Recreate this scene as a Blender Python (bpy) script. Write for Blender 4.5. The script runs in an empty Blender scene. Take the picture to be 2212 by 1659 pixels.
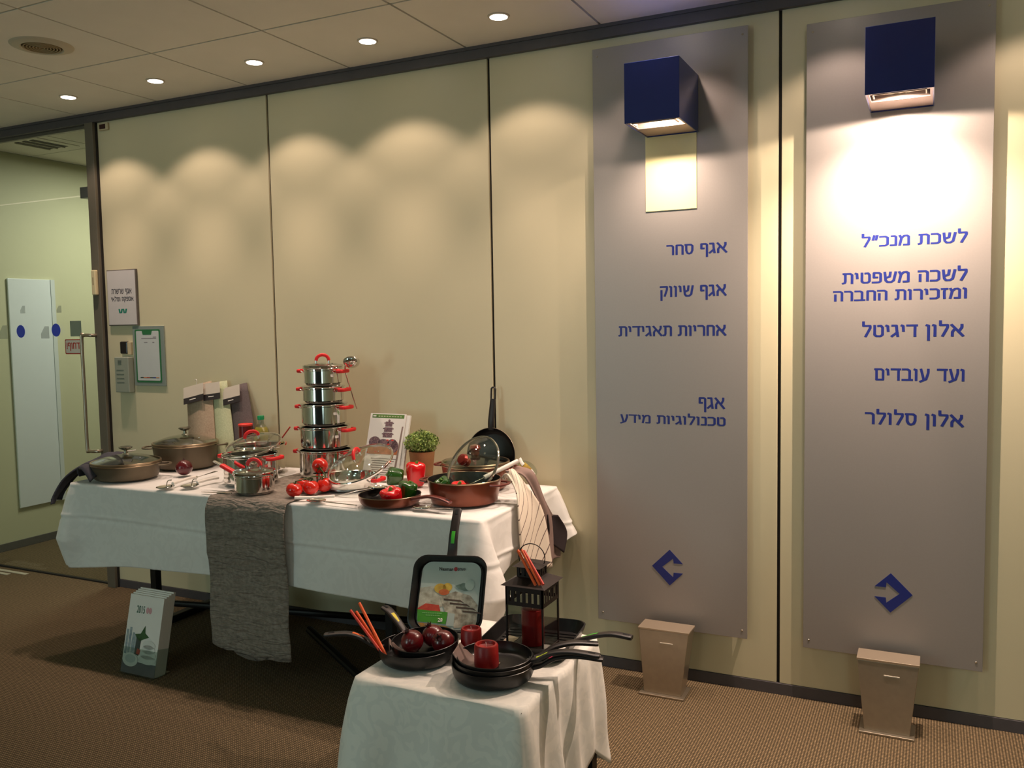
import bpy, bmesh, math, random
from mathutils import Vector, Matrix
random.seed(7)
PI = math.pi
C = bpy.context.scene.collection
SC = bpy.context.scene

# ------------------------------------------------------------------ camera, world, exposure
def srgb(r, g, b):
    f = lambda c: (c/255/12.92) if c/255 <= .04045 else ((c/255+.055)/1.055)**2.4
    return (f(r), f(g), f(b), 1.0)

cam = bpy.data.objects.new('camera', bpy.data.cameras.new('camera')); C.objects.link(cam)
yaw, pitch, roll = 0.449207, -0.0708474, -0.0176647
cy_, sy_, cp_, sp_ = math.cos(yaw), math.sin(yaw), math.cos(pitch), math.sin(pitch)
fwd = Vector((-sy_*cp_, cy_*cp_, sp_)); rgt = Vector((cy_, sy_, 0)); upv = rgt.cross(fwd)
r2 = rgt*math.cos(roll)+upv*math.sin(roll); u2 = upv*math.cos(roll)-rgt*math.sin(roll)
M = Matrix((r2, u2, -fwd)).transposed().to_4x4(); M.translation = Vector((0, -3.3575, 1.4372))
cam.matrix_world = M
cam.data.sensor_width = 36; cam.data.lens = 1886.37*36/2212; cam.data.clip_start = .05
SC.camera = cam
w = bpy.data.worlds.new('world'); SC.world = w; w.use_nodes = True
w.node_tree.nodes['Background'].inputs[0].default_value = (.5, .6, .5, 1)
w.node_tree.nodes['Background'].inputs[1].default_value = .05
SC.view_settings.view_transform = 'Standard'; SC.view_settings.look = 'None'
SC.view_settings.gamma = 1; SC.view_settings.use_curve_mapping = False
SC.view_settings.exposure = 0.06
WARM = (1.0, .75, .61); COOL = (.74, 1.0, .99)
CEIL = 2.597
def lamp(name, kind, loc, energy, color, parent=None, **k):
    l = bpy.data.lights.new(name, kind); l.energy = energy; l.color = color
    for a, v in k.items(): setattr(l, a, v)
    o = bpy.data.objects.new(name, l); C.objects.link(o); o.location = loc
    if parent: o.parent = parent
    return o
DOWN_X = [-3.902, -3.303, -2.703, -2.103, -1.503, -.903, -.303, .297, .897]
for i, x in enumerate(DOWN_X):                                # halogen downlights over the wall
    lamp('downlight_beam', 'SPOT', (x, -.3, CEIL-.012), 13.5, WARM, spot_size=math.radians(107), spot_blend=.35, shadow_soft_size=.025)   # reflector spill
    lamp('downlight_core', 'SPOT', (x, -.3, CEIL-.012), 37, WARM, spot_size=math.radians(66), spot_blend=1, shadow_soft_size=.025)       # beam centre
for (x, y) in ((-1.2, -4.5), (.9, -4.5), (-3.3, -4.5), (-1.2, -6.3)):   # cool fluorescent panels of the room behind
    lamp('fluorescent_beam', 'AREA', (x, y, CEIL-.03), 6, COOL, shape='SQUARE', size=.5)
for wx, we in ((-4.3, 30), (2.0, 7)):                                                               # two unseen windows added in the far wall for cool frontal fill
    wl_ = lamp('added_fill_light', 'AREA', (wx, -7.1, 1.35), we, COOL, shape='RECTANGLE', size=1.1)
    wl_.data.size_y = 2.1; wl_.rotation_euler = (PI/2, 0, 0)
lamp('corridor_beam', 'AREA', (-4.45, 1.1, CEIL-.03), 34, (1.0, .98, .86), shape='SQUARE', size=.55)

# ------------------------------------------------------------------ helpers: objects
def put(o, parent=None):
    C.objects.link(o)
    if parent is not None: o.parent = parent
    return o
def tag(o, label=None, cat=None, group=None, kind=None):
    if label: o['label'] = label
    if cat: o['category'] = cat
    if group: o['group'] = group
    if kind: o['kind'] = kind
    return o
def thing(name, label, cat, loc=(0, 0, 0), rz=0, group=None, mat=None):
    o = bpy.data.objects.new(name, None); o.empty_display_size = .05; put(o)
    if mat is not None: o.matrix_world = mat
    else: o.location = loc; o.rotation_euler = (0, 0, rz)
    return tag(o, label, cat, group)
def mesh(name, bm, mat, parent=None, smooth=False, bevel=0, sub=0, solid=0, loc=None, ang=40):
    me = bpy.data.meshes.new(name); bmesh.ops.recalc_face_normals(bm, faces=bm.faces); bm.to_mesh(me); bm.free()
    o = bpy.data.objects.new(name, me); put(o, parent)
    for m in (mat if isinstance(mat, (list, tuple)) else [mat]): me.materials.append(m)
    if loc: o.location = loc
    if smooth:
        for p in me.polygons: p.use_smooth = True
        if smooth != 'all': me.set_sharp_from_angle(angle=math.radians(ang))
    if solid:
        s = o.modifiers.new('s', 'SOLIDIFY'); s.thickness = solid; s.offset = 0
    if bevel:
        b = o.modifiers.new('b', 'BEVEL'); b.width = bevel; b.segments = 2; b.limit_method = 'ANGLE'; b.angle_limit = math.radians(35)
    if sub:
        s = o.modifiers.new('u', 'SUBSURF'); s.levels = sub; s.render_levels = sub
    return o
def struct(name, bm, mat, parent=None, **k):
    o = mesh(name, bm, mat, parent, **k)
    if parent is None: o['kind'] = 'structure'
    return o
def sempty(name, loc=(0, 0, 0)):
    o = bpy.data.objects.new(name, None); o.empty_display_size = .1; put(o); o.location = loc; o['kind'] = 'structure'; return o
# ------------------------------------------------------------------ helpers: shapes
def box(bm, x0, x1, y0, y1, z0, z1, mi=0, M=None):
    vs = [bm.verts.new((x, y, z)) for x in (x0, x1) for y in (y0, y1) for z in (z0, z1)]
    if M:
        for v in vs: v.co = M @ v.co
    for f in ((0, 1, 3, 2), (4, 6, 7, 5), (0, 4, 5, 1), (2, 3, 7, 6), (0, 2, 6, 4), (1, 5, 7, 3)):
        bm.faces.new([vs[i] for i in f]).material_index = mi
    return bm
def B(*a, **k):
    bm = bmesh.new(); box(bm, *a, **k); return bm
def lathe(prof, n=48, bm=None, M=None, close=False, sx=1, mi=0):
    bm = bm or bmesh.new(); rings = []
    for r, z in prof:
        if r < 1e-6: ring = [bm.verts.new((0, 0, z))]
        else: ring = [bm.verts.new((r*math.cos(2*PI*i/n)*sx, r*math.sin(2*PI*i/n), z)) for i in range(n)]
        rings.append(ring)
    if M:
        for ring in rings:
            for v in ring: v.co = M @ v.co
    ps = list(zip(rings, rings[1:])) + ([(rings[-1], rings[0])] if close else [])
    for a, b in ps:
        for i in range(n):
            j = (i+1) % n
            if len(a) == 1 and len(b) == 1: continue
            f = bm.faces.new([a[0], b[i], b[j]] if len(a) == 1 else ([a[i], b[0], a[j]] if len(b) == 1 else [a[i], b[i], b[j], a[j]]))
            f.material_index = mi
    return bm
def smoothpath(pts, k=6):
    P = [Vector(p) for p in pts]; out = []
    for i in range(len(P)-1):
        a, b, c, d = P[max(i-1, 0)], P[i], P[i+1], P[min(i+2, len(P)-1)]
        for s in range(k):
            t = s/k
            out.append(.5*((2*b)+(c-a)*t+(2*a-5*b+4*c-d)*t*t+(3*b-a-3*c+d)*t**3))
    out.append(P[-1]); return out
def sweep(path, w, t=None, up=(0, 0, 1), n=12, bm=None, closed=False, pw=2.0, mi=0):
    """tube along path; w,t widths (full) numbers or functions of 0..1; pw>2 gives a squarer section"""
    bm = bm or bmesh.new(); P = [Vector(p) for p in path]; L = len(P); up = Vector(up); rings = []
    for i, p in enumerate(P):
        if closed: d = P[(i+1) % L]-P[i-1]
        else: d = P[min(i+1, L-1)]-P[max(i-1, 0)]
        d.normalize(); s = d.cross(up)
        if s.length < .3 and rings: s = prev_s-d*prev_s.dot(d)
        if s.length < 1e-4: s = d.cross(Vector((1, 0, 0)))
        s.normalize()
        if rings and s.dot(prev_s) < 0: s = -s
        prev_s = s.copy(); u = s.cross(d); q = i/(L-1)
        a = (w(q) if callable(w) else w)/2; b = (t(q) if callable(t) else (t if t is not None else (w(q) if callable(w) else w)))/2
        ring = []
        for k in range(n):
            th = 2*PI*k/n; c, sn = math.cos(th), math.sin(th)
            ring.append(bm.verts.new(p+s*(a*math.copysign(abs(c)**(2/pw), c))+u*(b*math.copysign(abs(sn)**(2/pw), sn))))
        rings.append(ring)
    for a, b in list(zip(rings, rings[1:]))+([(rings[-1], rings[0])] if closed else []):
        for k in range(n):
            bm.faces.new([a[k], b[k], b[(k+1) % n], a[(k+1) % n]]).material_index = mi
    if not closed:
        bm.faces.new(rings[0][::-1]).material_index = mi; bm.faces.new(rings[-1]).material_index = mi
    return bm
def rod(a, b, r, n=12, bm=None, r2=None, mi=0):
    r2_ = r if r2 is None else r2
    return sweep([a, (Vector(a)+Vector(b))/2, b], lambda q: 2*(r+(r2_-r)*q), n=n, bm=bm, up=(.13, .21, .97), mi=mi)
def poly(pts, y=0, th=.0006, bm=None, mi=0):
    """flat printed shape in the xz plane, facing -y"""
    bm = bm or bmesh.new()
    a = [bm.verts.new((p[0], y-th, p[1])) for p in pts]; b = [bm.verts.new((p[0], y, p[1])) for p in pts]
    bm.faces.new(a).material_index = mi; bm.faces.new(b[::-1]).material_index = mi
    for i in range(len(a)):
        j = (i+1) % len(a); bm.faces.new([a[j], a[i], b[i], b[j]]).material_index = mi
    return bm
def ell(cx, cz, rx, rz, n=24, a0=0, a1=2*PI):
    return [(cx+rx*math.cos(a0+(a1-a0)*i/n), cz+rz*math.sin(a0+(a1-a0)*i/n)) for i in range(n)]
def rrect(x0, x1, z0, z1, r, k=5):
    out = []
    for cx, cz, a in ((x1-r, z1-r, 0), (x0+r, z1-r, PI/2), (x0+r, z0+r, PI), (x1-r, z0+r, 1.5*PI)):
        out += [(cx+r*math.cos(a+PI/2*i/k), cz+r*math.sin(a+PI/2*i/k)) for i in range(k+1)]
    return out
def ball(r, bm=None, M=None, seg=24, sc=(1, 1, 1)):
    bm = bm or bmesh.new(); n = seg//2
    return lathe([(r*math.sin(PI*i/n)*sc[0], -r*math.cos(PI*i/n)*sc[2]) for i in range(n+1)], seg, bm, M)
def text(s, x0, x1, z0, z1, mat, parent, name='lettering', y=0, off=.0, hebrew=False, th=.0012):
    if hebrew: return htext(s, x0, x1, z0, z1, mat, parent, name, y)
    c = bpy.data.curves.new('t', 'FONT'); c.body = s[::-1] if hebrew else s; c.offset = off; c.resolution_u = 4
    o = bpy.data.objects.new('t', c); C.objects.link(o)
    me = bpy.data.meshes.new_from_object(o.evaluated_get(bpy.context.evaluated_depsgraph_get()))
    bpy.data.objects.remove(o)
    bm = bmesh.new(); bm.from_mesh(me)
    xs = [v.co.x for v in bm.verts]; ys = [v.co.y for v in bm.verts]; X0, X1, Y0, Y1 = min(xs), max(xs), min(ys), max(ys)
    for v in bm.verts: v.co = Vector((x0+(v.co.x-X0)/(X1-X0)*(x1-x0), y-th, z0+(v.co.y-Y0)/(Y1-Y0)*(z1-z0)))
    r = bmesh.ops.extrude_face_region(bm, geom=bm.faces[:])
    for v in [g for g in r['geom'] if isinstance(g, bmesh.types.BMVert)]: v.co.y += th*.9
    return mesh(name, bm, mat, parent)
GL = {  # Hebrew letters as stroke centre lines: width, strokes
 'א': (.70, [[(.02, 1), (.68, 0)], [(.62, 1), (.62, .78), (.46, .42)], [(.22, .66), (.06, .36), (.06, 0)]]),
 'ג': (.42, [[(.03, 1), (.27, 1), (.30, .5), (.36, 0)], [(.31, .34), (.0, .0)]]),
 'ף': (.56, [[(.24, .50), (.06, .50), (.06, 1), (.40, 1), (.50, .90), (.50, -.38)]]),
 'פ': (.56, [[(.26, .52), (.06, .52), (.06, 1), (.38, 1), (.50, .88), (.50, .12), (.38, 0), (.0, 0)]]),
 'ס': (.62, [[(.0, 1), (.44, 1), (.56, .86), (.55, .35), (.46, .08), (.30, 0), (.16, .08), (.07, .35), (.07, 1)]]),
 'ח': (.60, [[(.06, 0), (.06, 1), (.42, 1), (.54, .88), (.54, 0)]]),
 'ר': (.52, [[(.0, 1), (.34, 1), (.46, .86), (.46, 0)]]),
 'ש': (.78, [[(.04, 1), (.10, .18), (.22, 0), (.46, 0), (.62, .16), (.74, 1)], [(.40, 1), (.36, .56), (.12, .44)]]),
 'י': (.20, [[(.02, 1), (.10, .96), (.12, .5)]]),
 'ו': (.22, [[(.02, 1), (.12, .96), (.12, 0)]]),
 'ק': (.58, [[(.0, 1), (.52, 1), (.52, .72), (.34, .06)], [(.06, .60), (.06, -.38)]]),
 'ת': (.66, [[(.0, 0), (.12, .04), (.15, .2), (.15, 1)], [(.04, 1), (.48, 1), (.60, .88), (.60, 0)]]),
 'ד': (.58, [[(.0, 1), (.56, 1)], [(.46, 1), (.46, 0)]]),
 'ט': (.62, [[(.06, 1), (.06, .14), (.18, 0), (.44, 0), (.56, .14), (.56, .82), (.46, 1), (.30, .98)]]),
 'כ': (.54, [[(.0, 1), (.34, 1), (.48, .86), (.48, .14), (.34, 0), (.0, 0)]]),
 'נ': (.38, [[(.06, 1), (.24, 1), (.32, .9), (.32, 0), (.0, 0)]]),
 'ל': (.54, [[(.05, 1.36), (.05, 1), (.48, 1), (.48, .78), (.20, 0)]]),
 'מ': (.68, [[(.02, 0), (.13, .72), (.03, 1)], [(.14, .74), (.30, .98), (.48, 1), (.60, .88), (.60, 0), (.32, 0)]]),
 'ע': (.60, [[(.54, 1), (.54, .7), (.40, .08), (.02, -.14)], [(.06, 1), (.24, .04)]]),
 'ה': (.60, [[(.0, 1), (.42, 1), (.54, .88), (.54, 0)], [(.08, .64), (.08, 0)]]),
 'ב': (.62, [[(.02, 1), (.34, 1), (.47, .88), (.47, 0)], [(.0, 0), (.62, 0)]]),
 'ז': (.34, [[(.0, 1), (.32, 1)], [(.20, 1), (.14, .7), (.16, 0)]]),
 'ן': (.22, [[(.02, 1), (.12, .96), (.12, -.38)]]),
 'ם': (.60, [[(.0, 1), (.42, 1), (.54, .88), (.54, 0), (.08, 0), (.08, 1)]]),
 '״': (.34, [[(.10, 1.12), (.02, .70)], [(.30, 1.12), (.22, .70)]]),
 '!': (.14, [[(.07, 1), (.07, .34)], [(.07, .10), (.07, -.02)]])}
def htext(s, x0, x1, z0, z1, mat, parent, name='lettering', y=0, th=.0002, sw=.185):
    bm = bmesh.new(); x = 0; h = sw/2
    for ch in s[::-1]:
        if ch == ' ': x += .42; continue
        w_, st = GL[ch]
        for pl_ in st:
            P = [Vector((p[0]+x, 0, p[1])) for p in pl_]
            for i, (a, b) in enumerate(zip(P, P[1:])):
                d = (b-a).normalized(); n = Vector((-d.z, 0, d.x))*h
                a2, b2 = (a-d*h*.9 if i == 0 else a), (b+d*h*.9 if i == len(P)-2 else b)
                bm.faces.new([bm.verts.new(q) for q in (a2+n, b2+n, b2-n, a2-n)])
            for p in P[1:-1]: bm.faces.new([bm.verts.new(p+Vector((h*math.cos(k*PI/5), 0, h*math.sin(k*PI/5)))) for k in range(10)])
        x += w_+.17
    xs = [v.co.x for v in bm.verts]; zs = [v.co.z for v in bm.verts]; X0, X1, Z0, Z1 = min(xs), max(xs), min(zs), max(zs)
    for v in bm.verts: v.co = Vector((x0+(v.co.x-X0)/(X1-X0)*(x1-x0), y-th, z0+(v.co.z-Z0)/(Z1-Z0)*(z1-z0)))
    for f in bm.faces:
        f.normal_update()
        if f.normal.y > 0: f.normal_flip()
    for k, f in enumerate(bm.faces):
        for v in f.verts: v.co.y -= 4e-6*k
    me = bpy.data.meshes.new(name); bm.to_mesh(me); bm.free(); me.materials.append(mat)
    return put(bpy.data.objects.new(name, me), parent)
def frame(c, n, x=(1, 0, 0)):
    """matrix with local z along n"""
    n = Vector(n).normalized(); x = Vector(x); x = (x-n*x.dot(n)).normalized(); y = n.cross(x)
    m = Matrix((x, y, n)).transposed().to_4x4(); m.translation = Vector(c); return m
# ------------------------------------------------------------------ materials
MC = {}
def mat(name, col, rough=.5, metal=0, noise=0, nscale=20, bump=0, bscale=60, coat=0, emit=None, estr=0, spec=.5, col2=None, alpha=1, trans=0, sheen=0, aniso=0):
    if name in MC: return MC[name]
    m = bpy.data.materials.new(name); m.use_nodes = True; nt = m.node_tree; N = nt.nodes; b = N['Principled BSDF']
    b.inputs['Base Color'].default_value = col; b.inputs['Roughness'].default_value = rough; b.inputs['Metallic'].default_value = metal
    b.inputs['Specular IOR Level'].default_value = spec; b.inputs['Coat Weight'].default_value = coat; b.inputs['Coat Roughness'].default_value = .08
    b.inputs['Transmission Weight'].default_value = trans; b.inputs['Sheen Weight'].default_value = sheen
    b.inputs['Alpha'].default_value = alpha
    tc = N.new('ShaderNodeTexCoord')
    if noise:
        t = N.new('ShaderNodeTexNoise'); t.inputs['Scale'].default_value = nscale; t.inputs['Detail'].default_value = 4
        nt.links.new(tc.outputs['Object'], t.inputs['Vector'])
        r = N.new('ShaderNodeValToRGB'); r.color_ramp.elements[0].position = .3; r.color_ramp.elements[1].position = .7
        c2 = col2 or tuple(c*(1-noise) for c in col[:3])+(1,)
        r.color_ramp.elements[0].color = c2; r.color_ramp.elements[1].color = col
        nt.links.new(t.outputs['Fac'], r.inputs['Fac']); nt.links.new(r.outputs['Color'], b.inputs['Base Color'])
    if bump:
        t = N.new('ShaderNodeTexNoise'); t.inputs['Scale'].default_value = bscale; t.inputs['Detail'].default_value = 3
        nt.links.new(tc.outputs['Object'], t.inputs['Vector'])
        u = N.new('ShaderNodeBump'); u.inputs['Strength'].default_value = bump; u.inputs['Distance'].default_value = .004
        nt.links.new(t.outputs['Fac'], u.inputs['Height']); nt.links.new(u.outputs['Normal'], b.inputs['Normal'])
    if emit: b.inputs['Emission Color'].default_value = emit; b.inputs['Emission Strength'].default_value = estr
    MC[name] = m; return m
def glass(name, tint=(1, 1, 1, 1), refl=.9, rough=.0, ior=1.5):
    if name in MC: return MC[name]
    m = bpy.data.materials.new(name); m.use_nodes = True; nt = m.node_tree; N = nt.nodes
    N.remove(N['Principled BSDF']); out = N['Material Output']
    tr = N.new('ShaderNodeBsdfTransparent'); tr.inputs[0].default_value = tint
    gl = N.new('ShaderNodeBsdfGlossy'); gl.inputs['Roughness'].default_value = rough; gl.inputs['Color'].default_value = (refl, refl, refl, 1)
    fr = N.new('ShaderNodeFresnel'); ge = N.new('ShaderNodeNewGeometry')
    e1_ = N.new('ShaderNodeMath'); e1_.operation = 'MULTIPLY_ADD'; e1_.inputs[1].default_value = -2; e1_.inputs[2].default_value = 1; nt.links.new(ge.outputs['Backfacing'], e1_.inputs[0])
    e2_ = N.new('ShaderNodeMath'); e2_.operation = 'POWER'; e2_.inputs[0].default_value = ior; nt.links.new(e1_.outputs[0], e2_.inputs[1]); nt.links.new(e2_.outputs[0], fr.inputs['IOR'])
    mx = N.new('ShaderNodeMixShader')
    nt.links.new(fr.outputs[0], mx.inputs[0]); nt.links.new(tr.outputs[0], mx.inputs[1]); nt.links.new(gl.outputs[0], mx.inputs[2]); nt.links.new(mx.outputs[0], out.inputs[0])
    MC[name] = m; return m
def film(name, col, alpha, rough=.7):
    return mat(name, col, rough=rough, alpha=alpha)
cream = mat('cream_laminate', srgb(214, 205, 172), .42, noise=.03, nscale=3, bump=.02, bscale=300)
rail_m = mat('dark_anodised', srgb(84, 80, 84), .5, .1, noise=.1, nscale=30)
post_m = mat('grey_post', srgb(108, 102, 90), .45, .1, noise=.06)
joint_m = mat('black_joint', srgb(30, 24, 22), .7, noise=.2)
tile_m = mat('ceiling_tile', srgb(240, 235, 224), .85, noise=.03, nscale=8, bump=.05, bscale=200)
tee_m = mat('ceiling_gap', srgb(70, 62, 54), .8, noise=.1)
silver = mat('silver_board', srgb(158, 152, 148), .42, .3, noise=.03, nscale=150)
ink_blue = mat('blue_lettering', srgb(24, 38, 118), .45, noise=.03)
navy = mat('navy_lacquer', srgb(20, 42, 120), .28, .25, noise=.05, coat=.4)
steel = mat('polished_steel', (.78, .76, .73, 1), .09, 1, noise=.02, nscale=5)
steel_b = mat('brushed_steel', srgb(176, 164, 146), .34, .85, noise=.08, nscale=40)
steel_d = mat('steel_base', (.42, .40, .38, 1), .3, 1, noise=.05)
chrome = mat('chrome', (.8, .8, .8, 1), .12, 1, noise=.02)
red_sil = mat('red_silicone', srgb(222, 32, 36), .42, noise=.06, nscale=60)
black_ns = mat('black_nonstick', srgb(20, 18, 19), .34, noise=.3, nscale=90)
black_pl = mat('black_bakelite', srgb(34, 27, 26), .42, noise=.15, nscale=50)
copper = mat('copper_enamel', srgb(122, 64, 44), .34, .7, noise=.12, nscale=15, coat=.3)
copper_h = mat('copper_handle', srgb(106, 44, 38), .35, .3, noise=.08, coat=.3)
bronze = mat('bronze_enamel', srgb(104, 92, 74), .42, .45, noise=.1, nscale=12)
bronze_rim = mat('bronze_rim', srgb(168, 148, 122), .28, .9, noise=.04)
lidglass = glass('lid_glass', (.90, .93, .90, 1), 1, 0, 1.55)
doorglass = glass('door_glass', (.88, .91, .86, 1), .8, 0, 1.45)
clear = glass('clear_plastic', (.86, .9, .88, 1), .9, .05, 1.45)
white_pl = mat('white_plastic', srgb(236, 230, 222), .4, noise=.03)
paper = mat('white_paper', srgb(232, 228, 222), .6, noise=.02)
lens_m = mat('lit_lens', (1, .8, .6, 1), .5, emit=(1, .86, .72, 1), estr=14, noise=.01)

# carpet: woven loops, procedural
def carpet():
    m = bpy.data.materials.new('woven_carpet'); m.use_nodes = True; nt = m.node_tree; N = nt.nodes; L = nt.links; b = N['Principled BSDF']
    tc = N.new('ShaderNodeTexCoord'); sp = N.new('ShaderNodeSeparateXYZ'); L.new(tc.outputs['Object'], sp.inputs[0])
    def sn(sock, per, ph=0):
        a = N.new('ShaderNodeMath'); a.operation = 'MULTIPLY_ADD'; a.inputs[1].default_value = 2*PI/per; a.inputs[2].default_value = ph; L.new(sock, a.inputs[0])
        s = N.new('ShaderNodeMath'); s.operation = 'SINE'; L.new(a.outputs[0], s.inputs[0])
        q = N.new('ShaderNodeMath'); q.operation = 'MULTIPLY_ADD'; q.inputs[1].default_value = .5; q.inputs[2].default_value = .5; L.new(s.outputs[0], q.inputs[0]); return q.outputs[0]
    def mul(a, b_, op='MULTIPLY'):
        q = N.new('ShaderNodeMath'); q.operation = op; L.new(a, q.inputs[0])
        if isinstance(b_, (int, float)): q.inputs[1].default_value = b_
        else: L.new(b_, q.inputs[1])
        return q.outputs[0]
    wv = mul(sn(sp.outputs['X'], .0092), sn(sp.outputs['Y'], .0100))
    no = N.new('ShaderNodeTexNoise'); no.inputs['Scale'].default_value = 90; no.inputs['Detail'].default_value = 5; L.new(tc.outputs['Object'], no.inputs['Vector'])
    h = mul(mul(wv, .70), mul(no.outputs['Fac'], .45), 'ADD')
    r = N.new('ShaderNodeValToRGB'); e = r.color_ramp.elements
    e[0].position = .18; e[0].color = srgb(66, 58, 44); e[1].position = .85; e[1].color = srgb(160, 138, 108)
    x = e.new(.5); x.color = srgb(106, 90, 68)
    L.new(h, r.inputs[0]); L.new(r.outputs[0], b.inputs['Base Color']); b.inputs['Roughness'].default_value = .95; b.inputs['Specular IOR Level'].default_value = .1
    u = N.new('ShaderNodeBump'); u.inputs['Strength'].default_value = .7; u.inputs['Distance'].default_value = .004; L.new(h, u.inputs['Height']); L.new(u.outputs[0], b.inputs['Normal'])
    return m
carpet_m = carpet()
# damask cloth
def damask(name, c1, c2, scale=14, bump=.25):
    m = bpy.data.materials.new(name); m.use_nodes = True; nt = m.node_tree; N = nt.nodes; L = nt.links; b = N['Principled BSDF']
    tc = N.new('ShaderNodeTexCoord')
    v = N.new('ShaderNodeTexNoise'); v.inputs['Scale'].default_value = scale; v.inputs['Detail'].default_value = 1; v.inputs['Distortion'].default_value = 2.2; L.new(tc.outputs['Object'], v.inputs['Vector'])
    r = N.new('ShaderNodeValToRGB'); r.color_ramp.elements[0].position = .47; r.color_ramp.elements[0].color = c1; r.color_ramp.elements[1].position = .53; r.color_ramp.elements[1].color = c2
    L.new(v.outputs['Fac'], r.inputs[0]); L.new(r.outputs[0], b.inputs['Base Color']); b.inputs['Roughness'].default_value = .62; b.inputs['Sheen Weight'].default_value = .15
    g = N.new('ShaderNodeTexNoise'); g.inputs['Scale'].default_value = 5; g.inputs['Detail'].default_value = 3; L.new(tc.outputs['Object'], g.inputs['Vector'])
    u = N.new('ShaderNodeBump'); u.inputs['Strength'].default_value = bump; u.inputs['Distance'].default_value = .02; L.new(g.outputs['Fac'], u.inputs['Height']); L.new(u.outputs[0], b.inputs['Normal'])
    return m
cloth_m = damask('white_tablecloth', srgb(226, 224, 220), srgb(230, 228, 224))
cloth2_m = damask('cream_damask', srgb(222, 220, 213), srgb(230, 227, 219), 16, .3)

# ================================================================== ROOM SHELL
XL, XR, YB, YF = -5.45, 3.0, -7.2, 3.0
struct('floor', B(XL, XR, YB, YF, -.1, 0), carpet_m)
# ceiling: dark grid slab with one tile object per 60 cm square
ce = struct('ceiling', B(XL, XR, YB, YF, CEIL+.012, CEIL+.1), tee_m)
TX = [-4.195+.6*k for k in range(-3, 12)]
g = .005
tiles = {}
def tile(x0, x1, y0, y1):
    bm = B(x0+g, x1-g, y0+g, y1-g, CEIL, CEIL+.012)
    return mesh('ceiling_tile', bm, tile_m, ce)
base_tile = None
xs = [XL]+[x for x in TX if XL+.1 < x < XR-.05]+[XR]
for iy in range(-12, 5):
    y0, y1 = iy*.6, iy*.6+.6
    if y1 > YF+.01: continue
    for xa, xb in zip(xs, xs[1:]):
        if abs(xb-xa-.6) < .01:
            if base_tile is None: base_tile = tile(0, .6, 0, .6); base_tile.location = (xa, y0, 0)
            else:
                o = base_tile.copy(); C.objects.link(o); o.location = (xa, y0, 0)
        else: tile(xa, xb, y0, y1)
# main wall of big laminate panels (parts), dark joints between
SEAM = [-4.075, -2.901, -1.7045, -.513, .686, 1.885, XR]
wf = struct('wall_front', B(-4.075, XR, .012, .12, 0, CEIL+.01), joint_m)
for a, b in zip(SEAM, SEAM[1:]):
    a2 = a+(.006 if a > -4 else 0)
    mesh('wall_panel', B(a2, b-.006, 0, .012, .045, 2.548), cream, wf, bevel=.0015)
tr = struct('trim_1', B(XL, XR, -.022, .06, 2.545, CEIL), rail_m, bevel=.002)
mesh('rail_lip', B(XL, XR, -.028, -.022, 2.584, CEIL), rail_m, tr)
struct('baseboard_front', B(-4.075, XR, -.004, .012, 0, .044), rail_m, bevel=.001)
# door post between glass and panels
po = struct('trim_2', B(-4.135, -4.075, -.03, .06, 0, 2.545), post_m, bevel=.002)
mesh('shadow_gap', B(-4.079, -4.070, -.012, .01, 0, 2.545), joint_m, po)
struct('wall_left', B(XL-.1, XL, YB, YF, 0, CEIL), mat('corridor_wall', srgb(206, 204, 172), .55, noise=.03, nscale=2))
struct('baseboard_left', B(XL, XL+.012, .12, YF, 0, .05), rail_m)
struct('wall_right', B(XR, XR+.1, YB, YF, 0, CEIL), cream)
struct('wall_back', B(XL, XR, YB-.1, YB, 0, CEIL), mat('far_wall', srgb(40, 44, 44), .6, noise=.1, nscale=1))
struct('wall_corridor', B(XL, XR, YF, YF+.1, 0, CEIL), MC['corridor_wall'])
for wn, wx in ((2, -4.3), (3, 2.0)):  # unseen glowing windows, added to light the scene from behind the viewer
    w2 = sempty('window_%d' % wn)
    mesh('glass_pane', B(wx-.6, wx+.6, YB, YB+.01, .25, 2.45), mat('added_fill_pane', srgb(200, 225, 215), .3, emit=(.74, 1, .93, 1), estr=1.0, noise=.01), w2)
    for x in (wx-.6, wx, wx+.6): mesh('mullion', B(x-.025, x+.025, YB, YB+.05, .25, 2.45), rail_m, w2)
black_pl_ = mat('pivot_black', srgb(40, 36, 36), .4, .3, noise=.05)
# glass front: fixed transom and door leaf
w1 = sempty('window_1', (0, 0, 0))
mesh('glass_pane', B(XL, -4.135, .012, .024, 2.176, 2.545), doorglass, w1)
mesh('glazing_bead', B(XL, -4.135, .008, .028, 2.528, 2.545), post_m, w1)
d1 = sempty('door_1', (0, 0, 0))
mesh('glass_pane', B(XL, -4.140, .012, .024, .008, 2.168), doorglass, d1)
mesh('bottom_seal', B(XL, -4.140, .010, .026, 0, .008), joint_m, d1)
mesh('patch_fitting', B(-4.225, -4.140, -.006, .042, 2.155, 2.215), mat('grey_fitting', srgb(112, 116, 118), .35, .7, noise=.05), d1, bevel=.002)
hd = mesh('door_handle', sweep(smoothpath([(-4.13, -.002, 1.405), (-4.13, -.055, 1.405), (-4.185, -.06, 1.405), (-4.203, -.06, 1.385), (-4.203, -.06, 1.08), (-4.203, -.06, .79), (-4.185, -.06, .768), (-4.13, -.055, .768), (-4.13, -.002, .768)], 5), .019, n=14, up=(1, 1, 1)), steel_b, d1, smooth=True)
for i, (x, z) in enumerate(((-4.809, 1.433), (-4.503, 1.437))):
    mesh('dot_sticker', poly(ell(x, z, .037, .037, 32), .012), mat('sticker_blue', srgb(62, 84, 222), .5, noise=.03), d1)
gs_m = film('sticker_reflection_grey', srgb(150, 160, 150), .35)  # reflections of the stickers in the glass, painted as flat grey shapes
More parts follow.
